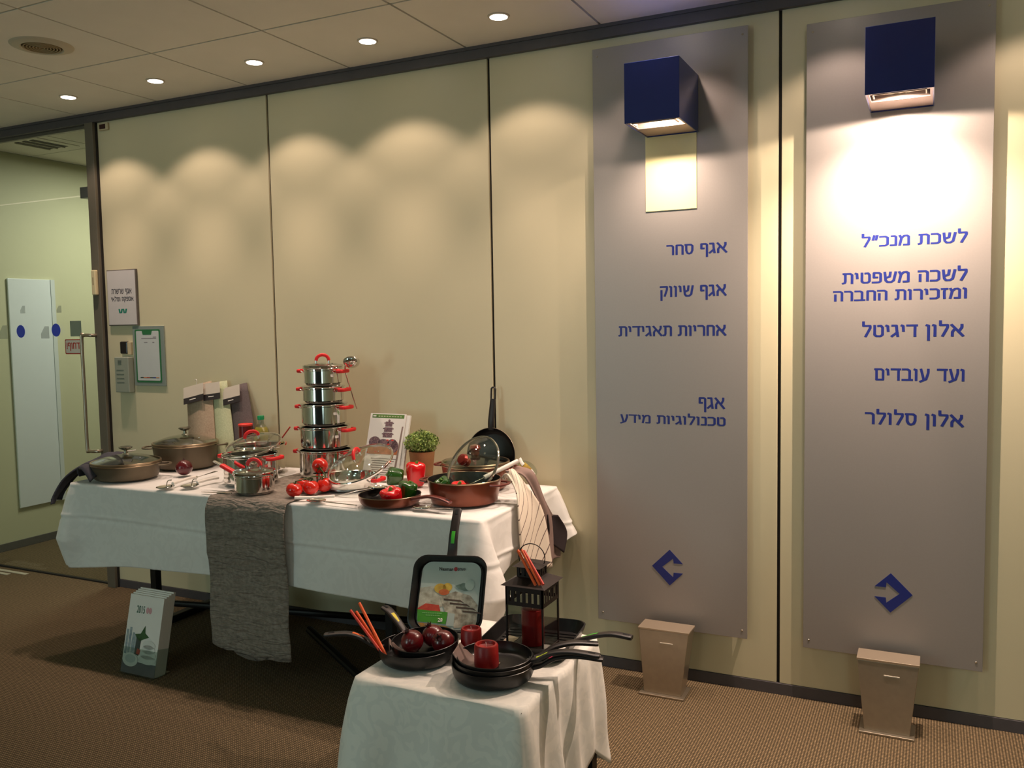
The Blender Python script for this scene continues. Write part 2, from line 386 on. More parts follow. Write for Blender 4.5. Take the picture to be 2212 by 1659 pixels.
for (x, z, s, k) in ((-4.598, 1.425, .035, 0), (-4.97, 1.43, .04, 1), (-4.782, 1.56, .022, 0), (-4.47, 1.555, .02, 0)):
    mesh('sticker_reflection', poly([(x-s, z-s), (x+s, z-s), (x+s, z+s), (x, z+s), (x-s, z-.2*s)], .012, .0004), gs_m, d1)
mesh('grey_notice', poly([(-4.384, 1.40), (-4.293, 1.40), (-4.293, 1.487), (-4.384, 1.487)], .012), film('notice_grey', srgb(120, 138, 126), .8), d1)
for k_ in range(2): mesh('floor_strip', B(-5.16, -4.80+(-.10 if k_ else 0), -.055-.045*k_, -.030-.045*k_, 0, .003), mat('strip_metal', srgb(196, 190, 172), .4, .3, noise=.04), d1)
mesh('floor_pivot', B(-5.24, -5.165, -.07, .0, 0, .022), black_pl_, d1, bevel=.003)
ps = mesh('push_sign', poly(rrect(-4.432, -4.296, 1.300, 1.384, .008), .011, .001), mat('sign_red', srgb(170, 40, 34), .5, noise=.03), d1)
mesh('sign_face', poly(rrect(-4.426, -4.302, 1.306, 1.378, .006), .0100, .0004), mat('sign_white', srgb(208, 206, 196), .5, noise=.03), ps)
text('דחוף!', -4.418, -4.310, 1.318, 1.366, mat('sign_red_ink', srgb(178, 44, 36), .5, noise=.02), ps, hebrew=True, y=.0096, off=.02, th=.0006)
wp_ = thing('reflection_panel', 'tall white panel added behind the glass door to imitate a bright reflection', 'reflection_panel', (XL+.003, 0, 0))  # added panel standing in for a bright reflection in the door glass
mesh('sheet', B(0, .012, 0.378, 0.684, 0.261, 1.780), mat('reflection_white', srgb(226, 232, 236), .5, noise=.02), wp_, bevel=.003)
mesh('edge_trim', B(0, .016, 0.684, 0.714, 0.261, 1.780), mat('reflection_edge', srgb(214, 220, 220), .4, noise=.03), wp_)

# ================================================================== CEILING FITTINGS
for i, x in enumerate(DOWN_X):
    vis = i < 5
    lab = ['round ceiling downlight farthest left, above the glass door post', 'round ceiling downlight second from the left end of the row', 'middle one of the five lit downlights in view, above the pot tower wall panel', 'round ceiling downlight fourth from the left, above the tall wall panel', 'round ceiling downlight nearest the silver boards, top centre of the picture'][i] if vis else ['unseen ceiling downlight just left of the left sign board lamp', 'unseen ceiling downlight between the two sign board lamps', 'unseen ceiling downlight right of the right sign board lamp', 'unseen ceiling downlight farthest right along the wall'][i-5]
    t = thing('downlight', lab, 'ceiling light', (x, -.3, CEIL), group='row of downlights along the wall')
    mesh('trim_ring', lathe([(.030, -.001), (.030, -.005), (.041, -.004), (.043, 0), (.030, 0)], 32, close=False), mat('ring_white', srgb(200, 190, 175), .5, noise=.02), t, smooth=True)
    mesh('lens', lathe([(0, -.0055), (.026, -.0062), (.034, -.0052), (.034, -.0005), (0, -.0005)], 32), lens_m, t, smooth=True)
sp = thing('round_ceiling_vent', 'round white ceiling vent with recessed beige grille, upper left corner', 'vent', (-3.297, -.885, CEIL))
mesh('outer_ring', lathe([(.075, -.006), (.082, -.012), (.105, -.008), (.118, -.003), (.120, 0), (.075, 0)], 48), mat('vent_white', srgb(196, 186, 164), .5, noise=.02), sp, smooth=True)
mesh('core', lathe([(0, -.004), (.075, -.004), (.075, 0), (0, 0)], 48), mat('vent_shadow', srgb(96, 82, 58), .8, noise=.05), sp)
bm = bmesh.new()
for k in range(6): lathe([(.008+.0115*k, -.005), (.008+.0115*k, -.011), (.012+.0115*k, -.011), (.012+.0115*k, -.005)], 40, bm)
mesh('grille_rings', bm, mat('vent_beige', srgb(160, 138, 100), .6, noise=.03), sp)
sv = thing('slot_air_vent', 'slotted air vent in the corridor ceiling seen through the glass', 'vent', (-5.02, .37, CEIL), rz=PI/2)
mesh('vent_frame', B(-.16, .16, -.14, .14, -.004, 0), tile_m, sv, bevel=.001)
for k in range(3):
    mesh('slot', B(-.12, .12, -.085+.07*k, -.060+.07*k, -.0055, -.004), joint_m, sv)
    mesh('vane', B(-.12, .12, -.058+.07*k, -.050+.07*k, -.012, -.004), mat('vane_white', srgb(210, 206, 190), .5, noise=.02), sv)
for (x, y), l_ in zip(((-1.2, -4.5), (.9, -4.5), (-3.3, -4.5), (-1.2, -6.3), (-4.45, 1.1)), ('middle of the row behind the viewer', 'right end of the row behind the viewer', 'left end of the row behind the viewer', 'nearest the far lobby wall', 'over the corridor behind the glass door')):
    t = thing('fluorescent_panel', 'square fluorescent ceiling panel, '+l_, 'ceiling light', (x, y, CEIL), group='fluorescent panels of the room and corridor')
    mesh('housing', B(-.29, .29, -.29, .29, -.02, 0), MC['vane_white'], t)

# ================================================================== SIGN BOARDS AND BOX LAMPS
YBd = -.030
def board(label, x0, x1, z0, z1):
    t = thing('sign_board', label, 'sign', ((x0+x1)/2, YBd, z0))
    w_ = (x1-x0)/2
    mesh('panel', B(-w_, w_, 0, .006, 0, z1-z0), silver, t, bevel=.001)
    for sx in (-1, 1):
        for z in (.03, z1-z0-.03):
            mesh('standoff', lathe([(.008, 0), (.008, .0238)], 16, M=Matrix.Translation((sx*(w_-.02), .006, z)) @ Matrix.Rotation(-PI/2, 4, 'X')), steel_b, t)
            mesh('screw_cap', lathe([(0, .0015), (.003, .0013), (.004, 0)], 16, M=Matrix.Translation((sx*(w_-.02), 0, z)) @ Matrix.Rotation(PI/2, 4, 'X')), steel_b, t)
    return t
b1 = board('left silver sign board with four Hebrew department lines and left-pointing arrow', -1.227, -.623, .209, 2.503)
b2 = board('right silver sign board with blue Hebrew lines starting near the bright spotlight', -.418, .172, .208, 2.472)
def line(b, s, x0, x1, z0, z1, off=.018):
    o = b.location; text(s, x0-o.x, x1-o.x, z0-o.z, z1-o.z, ink_blue, b, hebrew=True, off=off, y=0)
line(b1, 'אגף סחר', -0.9317, -0.6963, 1.6702, 1.7238)
line(b1, 'אגף שיווק', -0.9589, -0.6991, 1.5086, 1.5668)
line(b1, 'אחריות תאגידית', -1.1302, -0.6998, 1.3707, 1.4141)
line(b1, 'אגף', -0.8078, -0.7051, 1.0787, 1.1377)
line(b1, 'טכנולוגיות מידע', -1.1268, -0.7045, 1.0227, 1.0715)
line(b2, 'לשכת מנכ״ל', -0.2299, 0.1015, 1.6762, 1.7247)
line(b2, 'לשכה משפטית', -0.2949, 0.1032, 1.5494, 1.6010)
line(b2, 'ומזכירות החברה', -0.3229, 0.1023, 1.4891, 1.5276)
line(b2, 'אלון דיגיטל', -0.2252, 0.0985, 1.3480, 1.4174)
line(b2, 'ועד עובדים', -0.1837, 0.0999, 1.2028, 1.2529)
line(b2, 'אלון סלולר', -0.2129, 0.1025, 1.0394, 1.1084)
def arrow(b, cx, cz, s, flip):
    pts = [(-1, 0), (0, 1.0), (.74, .26), (.22, .26), (.19, .52), (-.42, 0), (.19, -.52), (.22, -.26), (.74, -.26), (0, -1.0)]
    P = [((-p[0] if flip else p[0])*s, p[1]*s) for p in pts]
    bm = bmesh.new(); n = len(P); vs = [[bm.verts.new((x+cx-b.location.x, yy, z+cz-b.location.z)) for x, z in P] for yy in (-.0012, 0)]
    for tri in ((0, 1, 4, 5), (1, 2, 3, 4), (0, 5, 6, 9), (6, 7, 8, 9)):
        bm.faces.new([vs[0][i] for i in tri])
    for i in range(n): bm.faces.new([vs[0][i], vs[0][(i+1) % n], vs[1][(i+1) % n], vs[1][i]])
    mesh('arrow_emblem', bm, ink_blue, b)
arrow(b1, -0.9246, 0.4560, 0.0721, False)
arrow(b2, -0.1212, 0.4508, 0.0713, True)
# cream blank plate below left box lamp
pl = mesh('blank_plate', B(-1.012-b1.location.x, -.813-b1.location.x, -.0035, 0, 1.855-b1.location.z, 2.150-b1.location.z), mat('cream_plate', srgb(232, 222, 170), .4, noise=.02), b1, bevel=.0006)
def boxlamp(cx, hl, energy, label):
    t = thing('box_wall_lamp', label, 'wall lamp', (cx, YBd, 2.138))
    # local: y 0 at board .. -.215 front ; z 0..0.212 ; shell walls
    bm = bmesh.new(); h = .211; D = -.272
    box(bm, -.1, .1, D-.004, D, 0, h); box(bm, -.1, .1, -.0045, -.0005, 0, h)
    box(bm, -.1, -.096, D, -.004, 0, h); box(bm, .096, .1, D, -.004, 0, h); box(bm, -.096, .096, D, -.004, h-.004, h)
    mesh('housing', bm, navy, t, bevel=.0008)
    bm = bmesh.new()      # bottom plate around rectangular lamp opening
    box(bm, -.096, .096, D, -.245, .004, .008); box(bm, -.096, .096, -.145, -.004, .004, .008)
    box(bm, -.096, -.088, -.245, -.145, .004, .008); box(bm, .088, .096, -.245, -.145, .004, .008)
    mesh('bottom_plate', bm, mat('plate_metal', srgb(190, 170, 160), .4, .5, noise=.03), t)
    bm = bmesh.new()
    box(bm, -.075, .075, -.258, -.254, .000, .004); box(bm, -.079, -.075, -.258, -.200, .000, .004); box(bm, .075, .079, -.258, -.200, .000, .004)
    mesh('inner_lining', box(box(box(bmesh.new(), -.095, .095, -.140, -.137, .01, .2), -.095, -.092, -.26, -.14, .01, .2), .092, .095, -.26, -.14, .01, .2), mat('lining_grey', srgb(150, 135, 125), .6, .2, noise=.03), t)
    mesh('lens_frame', bm, steel_b, t)
    zl = .006+hl
    mesh('reflector', lathe([(.0, zl+.022), (.035, zl+.018), (.05, zl+.004), (.052, zl+.006), (.036, zl+.022), (0, zl+.026)], 32, M=Matrix.Translation((0, -.195, 0))), chrome, t, smooth=True)
    mesh('lamp_lens', lathe([(0, zl+.006), (.02, zl+.005), (.02, zl+.010), (0, zl+.011)], 24, M=Matrix.Translation((0, -.195, 0))), lens_m, t)
    lamp('box_lamp_spill', 'SPOT', (0, -.195, zl), energy*.17, (1, .76, .60), t, spot_size=math.radians(174), spot_blend=.2, shadow_soft_size=.006)
    lamp('box_lamp_beam', 'SPOT', (0, -.195, zl), energy, (1, .76, .60), t, spot_size=math.radians(134), spot_blend=1, shadow_soft_size=.006)
    return t
boxlamp(-.906, .032, 24, 'navy cube wall lamp above the cream plate on the left board')
boxlamp(-.106, .010, 122, 'navy cube wall lamp blazing onto the right board')
for cx, lab in ((-.912, 'small tapered brushed steel floor stand under the left sign board'), (-.122, 'small tapered brushed steel floor stand under the right sign board, lower right')):
    t = thing('metal_floor_stand', lab, 'floor stand', (cx, -.14, 0), group='tapered steel stands below the boards')
    mesh('base_plate', B(-.088, .088, -.072, .05, 0, .008), steel_b, t, bevel=.0015)
    bm = bmesh.new()
    lo = [(-.072, -.052), (.072, -.052), (.072, .03), (-.072, .03)]; hi = [(-.098, -.012-.02), (.098, -.012-.02), (.098, .06), (-.098, .06)]
    a = [bm.verts.new((x, y, .008)) for x, y in lo]; b = [bm.verts.new((x, y, .245)) for x, y in hi]
    bm.faces.new(a[::-1]); bm.faces.new(b)
    for i in range(4): bm.faces.new([a[i], a[(i+1) % 4], b[(i+1) % 4], b[i]])
    mesh('tapered_body', bm, steel_b, t, bevel=.002)
    mesh('top_cap', B(-.1, .1, -.034, .062, .245, .2525), mat('cap_steel', srgb(200, 182, 160), .3, .7, noise=.03), t, bevel=.001)
    mesh('name_strip', B(-.012, .038, -.0385, -.036, .2005, .2035), mat('strip', srgb(225, 215, 200), .4, noise=.02), t)

# ================================================================== SMALL WALL OBJECTS
def wallbox(name, label, cat, x0, x1, z0, z1, d, m, **k):
    t = thing(name, label, cat, ((x0+x1)/2, 0, (z0+z1)/2)); return t
t = thing('wall_sign', 'white wall sign with two Hebrew lines and green emblem beside the glass door', 'sign', (-3.93, 0, 1.605))
mesh('back_plate', B(-.112, .108, -.012, 0, -.15, .15), mat('sign_edge', srgb(104, 96, 92), .5, noise=.04), t, bevel=.001)
mesh('face', B(-.107, .103, -.0145, -.012, -.145, .145), mat('sign_face_white', srgb(205, 200, 200), .45, noise=.02), t)
dk = mat('dark_ink', srgb(60, 58, 70), .5, noise=.02)
text('אגף שרשרת', -.078, .076, .012, .048, dk, t, hebrew=True, y=-.0145, off=.01)
text('אספקה ומלאי', -.084, .088, -.026, .010, dk, t, hebrew=True, y=-.0145, off=.01)
gi = mat('green_ink', srgb(24, 128, 108), .5, noise=.02)
bm = bmesh.new()
for k in range(4): poly([(-.030+.016*k+(.006 if k % 2 else 0), -.060), (-.019+.016*k+(.006 if k % 2 else 0), -.060), (-.014+.016*k-(.006 if k % 2 else 0), -.082), (-.025+.016*k-(.006 if k % 2 else 0), -.082)], -.0145, .0008, bm)
mesh('emblem', bm, gi, t)
t = thing('notice_holder', 'green-framed notice in a grey holder on the wall, below the white sign', 'notice', (-3.755, 0, 1.29))
mesh('backing', B(-.115, .113, -.008, 0, -.158, .160), mat('holder_grey', srgb(132, 144, 138), .4, noise=.04), t, bevel=.001)
mesh('green_border', poly(rrect(-.098, .088, -.140, .142, .008), -.008, .0012), mat('holder_green', srgb(40, 112, 66), .5, noise=.04), t)
mesh('notice_sheet', poly(rrect(-.088, .078, -.130, .134, .006), -.0092, .0008), mat('sheet_grey', srgb(196, 202, 202), .5, noise=.02), t)
mesh('green_tab', poly([(-.045, .139), (.032, .139), (.024, .114), (-.038, .114)], -.010, .0006), MC['holder_green'], t)
bm = bmesh.new()
for (a, b, z) in ((-.05, .06, .093), (.035, .06, .100), (-.03, -.005, .072), (.03, .045, .072)): poly([(a, z), (b, z), (b, z+.003), (a, z+.003)], -.010, .0004, bm)
mesh('print_lines', bm, mat('faint_ink', srgb(140, 130, 138), .6, noise=.02), t)
for k, c in enumerate(((60, 66, 60), (200, 130, 90), (170, 70, 50), (70, 80, 70), (50, 60, 130), (190, 140, 100))):
    mesh('colour_strip', poly([(-.068+.023*k, -.117), (-.045+.023*k, -.117), (-.045+.023*k, -.111), (-.068+.023*k, -.111)], -.010, .0004), mat('strip%d' % k, srgb(*c), .6, noise=.02), t)
t = thing('intercom', 'pale grey intercom box on the wall left of the green notice', 'intercom', (-3.935, 0, 1.193))
mesh('body', B(-.05, .055, -.038, 0, -.098, .093), mat('intercom_grey', srgb(150, 156, 142), .5, noise=.04), t, bevel=.004)
bm = bmesh.new()
for k in range(4): box(bm, -.022, .004, -.0392, -.038, .055+.006*k, .058+.006*k)
mesh('speaker_slots', bm, mat('slot_dark', srgb(90, 96, 88), .6, noise=.02), t)
bm = bmesh.new()
for k in range(4): box(bm, -.035, .02, -.0392, -.038, .022-.022*k, .024-.022*k)
mesh('label_lines', bm, MC['slot_dark'], t)
t = thing('card_reader', 'small black card reader on the wall above the intercom', 'card reader', (-3.935, 0, 1.335))
mesh('body', B(-.029, .027, -.016, 0, -.033, .034), mat('reader_black', srgb(26, 20, 26), .3, noise=.05), t, bevel=.006)
mesh('reader_side', B(.027, .052, -.014, 0, -.036, .030), mat('reader_beige', srgb(200, 184, 150), .5, noise=.02), t, bevel=.001)
t = thing('door_release', 'cream door release unit stuck on the grey door post', 'door sensor', (-4.10, -.03, 1.688))
mesh('body', B(-.016, .016, -.022, 0, -.066, .070), mat('release_cream', srgb(214, 200, 160), .5, noise=.03), t, bevel=.006)
mesh('marks', B(-.004, .003, -.0228, -.022, -.01, .03), mat('mark_grey', srgb(150, 140, 110), .6, noise=.02), t)
t = thing('wall_sensor', 'tiny cream sensor with dark window at the top left wall corner', 'sensor', (-4.012, 0, 2.517))
mesh('body', B(-.036, .034, -.012, 0, -.018, .020), MC['reader_beige'], t, bevel=.002)
mesh('window', B(-.028, .016, -.0135, -.012, -.011, .013), mat('sensor_dark', srgb(56, 20, 20), .3, noise=.03), t)

# ================================================================== BIG TABLE
TZ = .75
tb = thing('folding_table', 'long folding table with black metal legs under the white cloth', 'table', (-2.44, -.38, 0))
blk = mat('black_metal', srgb(22, 20, 20), .45, .3, noise=.1)
mesh('table_top', B(-1.03, 1.03, -.335, .345, .715, .745), mat('table_laminate', srgb(120, 100, 76), .5, noise=.15), tb, bevel=.003)
for sx in (-.90, .44):
    for sy in (-.02,):
        mesh('leg', B(sx-.017, sx+.017, sy-.017, sy+.017, .02, .715), blk, tb)
    mesh('foot', B(sx-.02, sx+.02, -.14, .33, 0, .035), blk, tb, bevel=.004)
mesh('stretcher', rod((-.90, -.02, .125), (.44, .25, .125), .015), blk, tb)
mesh('brace', rod((-.02, .02, .10), (.42, -.2, .03), .017), blk, tb)

def drape(x0, x1, y0, y1, z, drop, flare, bulge, nside=40, ncorn=14, rad=.012, rows=18, seed=1, top=True, wr=.004, prof=lambda t, u: t**.8, crease=None):
    """cloth over a rectangular top. drop(u), flare(u), with u = (side 0..3 + fraction); corners at integers"""
    rng = random.Random(seed); ph = [rng.uniform(0, 6.28) for _ in range(8)]
    per = []
    cs = [((x1-rad, y0+rad), -PI/2), ((x1-rad, y1-rad), 0), ((x0+rad, y1-rad), PI/2), ((x0+rad, y0+rad), PI)]
    sides = [((x0+rad, y0), (x1-rad, y0), (0, -1)), ((x1, y0+rad), (x1, y1-rad), (1, 0)), ((x1-rad, y1), (x0+rad, y1), (0, 1)), ((x0, y1-rad), (x0, y0+rad), (-1, 0))]
    for s in range(4):
        a, b, n = sides[s]
        for i in range(nside):
            f = i/nside; f2 = .5-.5*math.cos(PI*f)*1.0
            f2 = f*.5+f2*.5
            per.append((Vector((a[0]+(b[0]-a[0])*f2, a[1]+(b[1]-a[1])*f2, 0)), Vector((n[0], n[1], 0)), s+f2, 0))
        c, a0 = cs[s]
        for i in range(ncorn):
            f = i/ncorn; an = a0+PI/2*f
            per.append((Vector((c[0]+rad*math.cos(an), c[1]+rad*math.sin(an), 0)), Vector((math.cos(an), math.sin(an), 0)), s+1+(f-.5)*1e-3, 1-abs(f-.5)*2))
    bm = bmesh.new(); n = len(per); rings = []
    cx, cyy = (x0+x1)/2, (y0+y1)/2
    if top:
        for k in range(0, 12):
            s = k/12
            if k == 0: rings.append([bm.verts.new((cx, cyy, z))]); continue
            rings.append([bm.verts.new((cx+(p.x-cx)*s, cyy+(p.y-cyy)*s, z+wr*.25*(math.sin(p.x*s*23+ph[0])*math.sin(p.y*s*19+ph[1])))) for p, _, _, _ in per])
    for k in range(rows+1):
        t = k/rows; ring = []
        for p, nn, u, c in per:
            D = drop(u, c); fl = flare(u, c); wv = bulge*(math.sin(u*17+ph[2])+.6*math.sin(u*31+ph[3]+t*2))*t
            off = fl*prof(t, u)+wv+.004*min(1, t*8)+wr*math.sin(t*9+u*13+ph[4])*t+(crease(p, D*t) if crease else 0)
            q = p+nn*max(off, .003 if t > 0 else 0); q.y = min(q.y, -.008); q.z = z-D*t-(.003 if k else 0)
            ring.append(bm.verts.new(q))
        rings.append(ring)
    for a, b in zip(rings, rings[1:]):
        for i in range(n):
            j = (i+1) % n
            if len(a) == 1: bm.faces.new([a[0], b[i], b[j]])
            else: bm.faces.new([a[i], b[i], b[j], a[j]])
    return bm
def near(u, c0, w): 
    d = min(abs(u-c0), abs(u-c0-4), abs(u-c0+4)); return math.exp(-(d/w)**2)
def drop_big(u, c):
    d = .328
    d += .045*near(u, 0, .12)+.055*near(u, 1, .10)*(1 if c or u > 1 else .9)
    d += .0*near(u, 1.5, .2)
    if 1.05 < u < 1.95: d -= .14*math.sin((u-1.05)/.9*PI)**.7
    d -= .13*near(u, 2, .10)
    d += .008*math.sin(u*9)
    return d
def flare_big(u, c):
    return .006+.095*near(u, 1, .045)+.060*near(u, 0, .03)+.075*near(u, 2, .06)+.02*near(u, 1.5, .3)
def crease_big(p, d):
    c = .0035*math.exp(-((d-.140-.006*math.sin(p.x*2.3))/.006)**2)-.003*math.exp(-((d-.155-.006*math.sin(p.x*2.3))/.008)**2)
    for x in (-3.30, -2.98, -2.66, -2.06, -1.74): c += .003*math.exp(-((p.x-x-.02*d)/.006)**2)
    for y in (-.45, -.2): c += .003*math.exp(-((p.y-y)/.006)**2)
    return c+.004*math.sin(p.x*7+d*9)*min(1, d*6)*.5
cl = mesh('tablecloth', drape(-3.485, -1.398, -.725, -.040, .7515, drop_big, flare_big, .002, seed=3, nside=110, rows=64, wr=.002, prof=lambda t, u: t if 1.5 < u < 2.5 else (t/.66 if t < .66 else 1-(t-.66)*1.6), crease=crease_big), cloth_m, smooth='all', solid=.0012)
tag(cl, 'large white tablecloth hanging over the long table, creased by folding', 'tablecloth')
# pressed fold creases (geometry strips slightly raised) are in the cloth relief; runner on top
run_m = mat('runner_taupe', srgb(146, 134, 122), .65, noise=.2, nscale=70, bump=1, bscale=26, sheen=.1, col2=srgb(112, 103, 92))
nt_ = run_m.node_tree; mp_ = nt_.nodes.new('ShaderNodeMapping'); mp_.inputs['Scale'].default_value = (.35, 1.4, 1.6)
nt_.links.new([n_ for n_ in nt_.nodes if n_.type == 'TEX_COORD'][0].outputs['Object'], mp_.inputs['Vector'])
for n_ in nt_.nodes:
    if n_.type == 'TEX_NOISE' and n_.inputs['Scale'].default_value == 26: nt_.links.new(mp_.outputs[0], n_.inputs['Vector']); n_.inputs['Distortion'].default_value = 1.2
    if n_.type == 'BUMP': n_.inputs['Distance'].default_value = .02
bm = bmesh.new(); rows = []
prof = [(-.05, .7565), (-.2, .7565), (-.4, .7565), (-.6, .7565), (-.70, .7565), (-.735, .7565), (-.748, .750)]+[(-.760-.004*math.sin(k*.5)-.001*k*(k < 8), .742-k*.0305) for k in range(1, 21)]
NX = 28
for j, (y, z) in enumerate(prof):
    row = []
    for i in range(NX+1):
        f = i/NX; x = -2.63+.40*f+(.03*(j/len(prof)) if j > 6 else 0)*(f-.5)*.2
        dy = dz = 0
        if j > 6: dy = -.003*math.sin(f*PI*4+j*.2)-.002*math.sin(f*31+j); dz = 0
        else: dz = .0012*(1+math.sin(f*40+j*3))
        zz = z+dz
        if j == len(prof)-1: zz -= .018*math.sin(f*PI*1.1)+.006*math.sin(f*15)-.02*(1-f)*(f < .3)
        row.append(bm.verts.new((x, y+dy, zz)))
    rows.append(row)
for a, b in zip(rows, rows[1:]):
    for i in range(NX): bm.faces.new([a[i], a[i+1], b[i+1], b[i]])
tag(mesh('table_runner', bm, run_m, smooth='all', solid=.0015), 'crinkled taupe table runner crossing the table and hanging low in front', 'table runner')

# ================================================================== SMALL TABLE
st = thing('side_table', 'low square side table hidden by cream damask cloth in the foreground', 'table', (-1.19, -1.11, 0))
SZ = .447
mesh('table_top', B(-.260, .258, -.292, .270, .41, .440), MC['table_laminate'], st)
for sx in (-.235, .235):
    for sy in (-.25, .24): mesh('leg', B(sx-.02, sx+.02, sy-.02, sy+.02, 0, .41), blk, st)
def drop_s(u, c): return .425+.008*near(u, 1, .1)-.05*(1+math.sin(u*11))*.5*(u > 1.3)*(u < 2)-(.08*near(u, 1.75, .18))
def flare_s(u, c):
    f = .035+.05*near(u, 0, .12)+.03*near(u, 1, .06)
    if 1 <= u <= 2: f += .014*math.sin((u-1)*26)-.012*(u-1)
    if u < 1: f += .008*math.sin(u*14)
    return f
tag(mesh('small_tablecloth', drape(-1.455, -.930, -1.408, -.835, SZ, drop_s, flare_s, .006, seed=11, rows=22, rad=.022), cloth2_m, smooth='all', solid=.0014), 'cream damask cloth falling in folds over the low foreground table', 'tablecloth')

# ================================================================== COOKWARE BUILDERS
def arch(w_, h_, z0, axis=(1, 0)):
    ax, ay = axis
    return [(-w_/2*ax, -w_/2*ay, z0)]+[(-w_/2*math.cos(PI*t/8)*ax, -w_/2*math.cos(PI*t/8)*ay, z0+h_*(.25+.75*math.sin(PI*t/8))) for t in range(0, 9)]+[(w_/2*ax, w_/2*ay, z0)]
def arch_knob(parent, z0, w_=.06, h_=.03, rot=0, th=.012):
    ax = (math.cos(rot), math.sin(rot))
    k = mesh('lid_handle', sweep(arch(w_, h_, z0, ax)[1:-1], th*1.25, th, up=(-ax[1], ax[0], 0), n=12, pw=2.6), red_sil, parent, smooth=True)
    for s in (-1, 1):
        mesh('handle_bracket', rod((s*w_/2*ax[0], s*w_/2*ax[1], z0-.004), (s*w_/2*ax[0], s*w_/2*ax[1], z0+h_*.3), .0045), chrome, k, smooth=True)
def glass_lid(label, R, dome=.028, loc=None, mt=None, knob='arch', rim=None, rot=0, group=None, kw=.06):
    t = thing('glass_lid', label, 'lid', loc or (0, 0, 0), mat=mt, group=group)
    pr = [(R*math.sin(a), dome*(math.cos(a*PI/2/1.0))) for a in [i/12*PI/2 for i in range(13)]]
    pr = [(R*i/12, dome*(1-(i/12)**2.2)) for i in range(13)]
    inner = [(r*.995, z-.003) for r, z in pr[::-1]]
    mesh('glass_dome', lathe(pr+inner, 56), lidglass, t, smooth=True)
    mesh('rim_band', lathe([(R-.004, .0025), (R+.001, .003), (R+.003, 0), (R+.002, -.006), (R-.003, -.008), (R-.004, -.002)], 56, close=True), rim or steel, t, smooth=True)
    if knob == 'arch': arch_knob(t, dome+.001, kw, .034, rot)
    elif knob == 'disc':
        mesh('lid_knob', lathe([(0, dome-.001), (.010, dome), (.008, dome+.010), (.007, dome+.018), (.019, dome+.023), (.0295, dome+.030), (.030, dome+.034), (.022, dome+.037), (0, dome+.037)], 32), mat('smoked_metal', srgb(150, 146, 130), .22, .9, noise=.04), t, smooth=True)
        mesh('knob_washer', lathe([(0, dome), (.017, dome), (.014, dome+.005), (0, dome+.006)], 28), steel, t, smooth=True)
    else:
        mesh('lid_knob', lathe([(0, dome-.001), (.015, dome), (.013, dome+.012), (.021, dome+.020), (.024, dome+.030), (.019, dome+.040), (0, dome+.044)], 32), mat('copper_knob', srgb(140, 44, 36), .22, .5, noise=.05, coat=.6), t, smooth=True)
        mesh('knob_collar', lathe([(.013, dome+.001), (.0175, dome+.004), (.0175, dome+.012), (.013, dome+.014)], 28), copper, t, smooth=True)
    mesh('steam_vent', lathe([(.001, 0), (.004, .001), (.004, .003), (.001, .003)], 12, M=Matrix.Translation((R*.62, 0, dome*.64))), steel, t)
    return t
def loop_handle(parent, R, z, ang, w_=.075, out=.032, red=True, th=.012):
    c, s = math.cos(ang), math.sin(ang); T = lambda r, q: (r*c-q*s, r*s+q*c)
    pts = [(R+out*.35, -w_/2*.98), (R+out*.75, -w_/2*.97), (R+out*1.03, -w_/2*.75), (R+out*1.08, 0), (R+out*1.03, w_/2*.75), (R+out*.75, w_/2*.97), (R+out*.35, w_/2*.98)]
    P = smoothpath([(*T(*p), z+.003) for p in pts], 3)
    g_ = mesh('side_handle', sweep(P, th*1.1, th*1.35, n=12, pw=2.8), red_sil if red else parent.children[0].active_material, parent, smooth=True)
    for q in (-1, 1):
        mesh('bracket', sweep([(*T(R-.002, q*w_/2*.9), z-.004), (*T(R+out*.2, q*w_/2*.97), z), (*T(R+out*.42, q*w_/2*.98), z+.003)], th*.7, th*.55, n=10), chrome, g_, smooth=True)
    return g_
def steel_pot(label, R, H, loc, sticker=None, handles=(0, PI), name='steel_pot', cat='pot', group=None, hw=.07, hz=None, rz=0):
    t = thing(name, label, cat, loc, rz, group=group)
    wl = .0018; rb = R-.004
    pr = [(0, .007), (rb-.006, .007), (rb, .012), (rb, H-.012), (R-.001, H-.009), (R-.001, H-.004), (R+.0035, H-.001), (R+.003, H+.001), (R-.001, H), (rb-wl, H-.006), (rb-wl, .014), (rb-.008, .010), (0, .010)]
    mesh('pot_body', lathe(pr, 72), steel, t, smooth=True, ang=30)
    mesh('base_disc', lathe([(0, 0), (rb-.014, 0), (rb-.010, .002), (rb-.009, .007), (0, .007)], 56), steel_d, t, smooth=True, ang=30)
    for a in handles: loop_handle(t, R-.002, (hz or H-.018), a, hw)
    if sticker is not None:
        a = sticker; m_ = Matrix.Rotation(a, 4, 'Z') @ Matrix.Translation((rb+.0006, 0, H*.58)) @ Matrix.Rotation(PI/2, 4, 'Z')
        bm = bmesh.new(); poly(rrect(-.009, .009, -.006, .006, .003), 0, .0005, bm)
        for v in bm.verts: v.co = m_ @ v.co
        mesh('white_sticker', bm, paper, t)
    return t
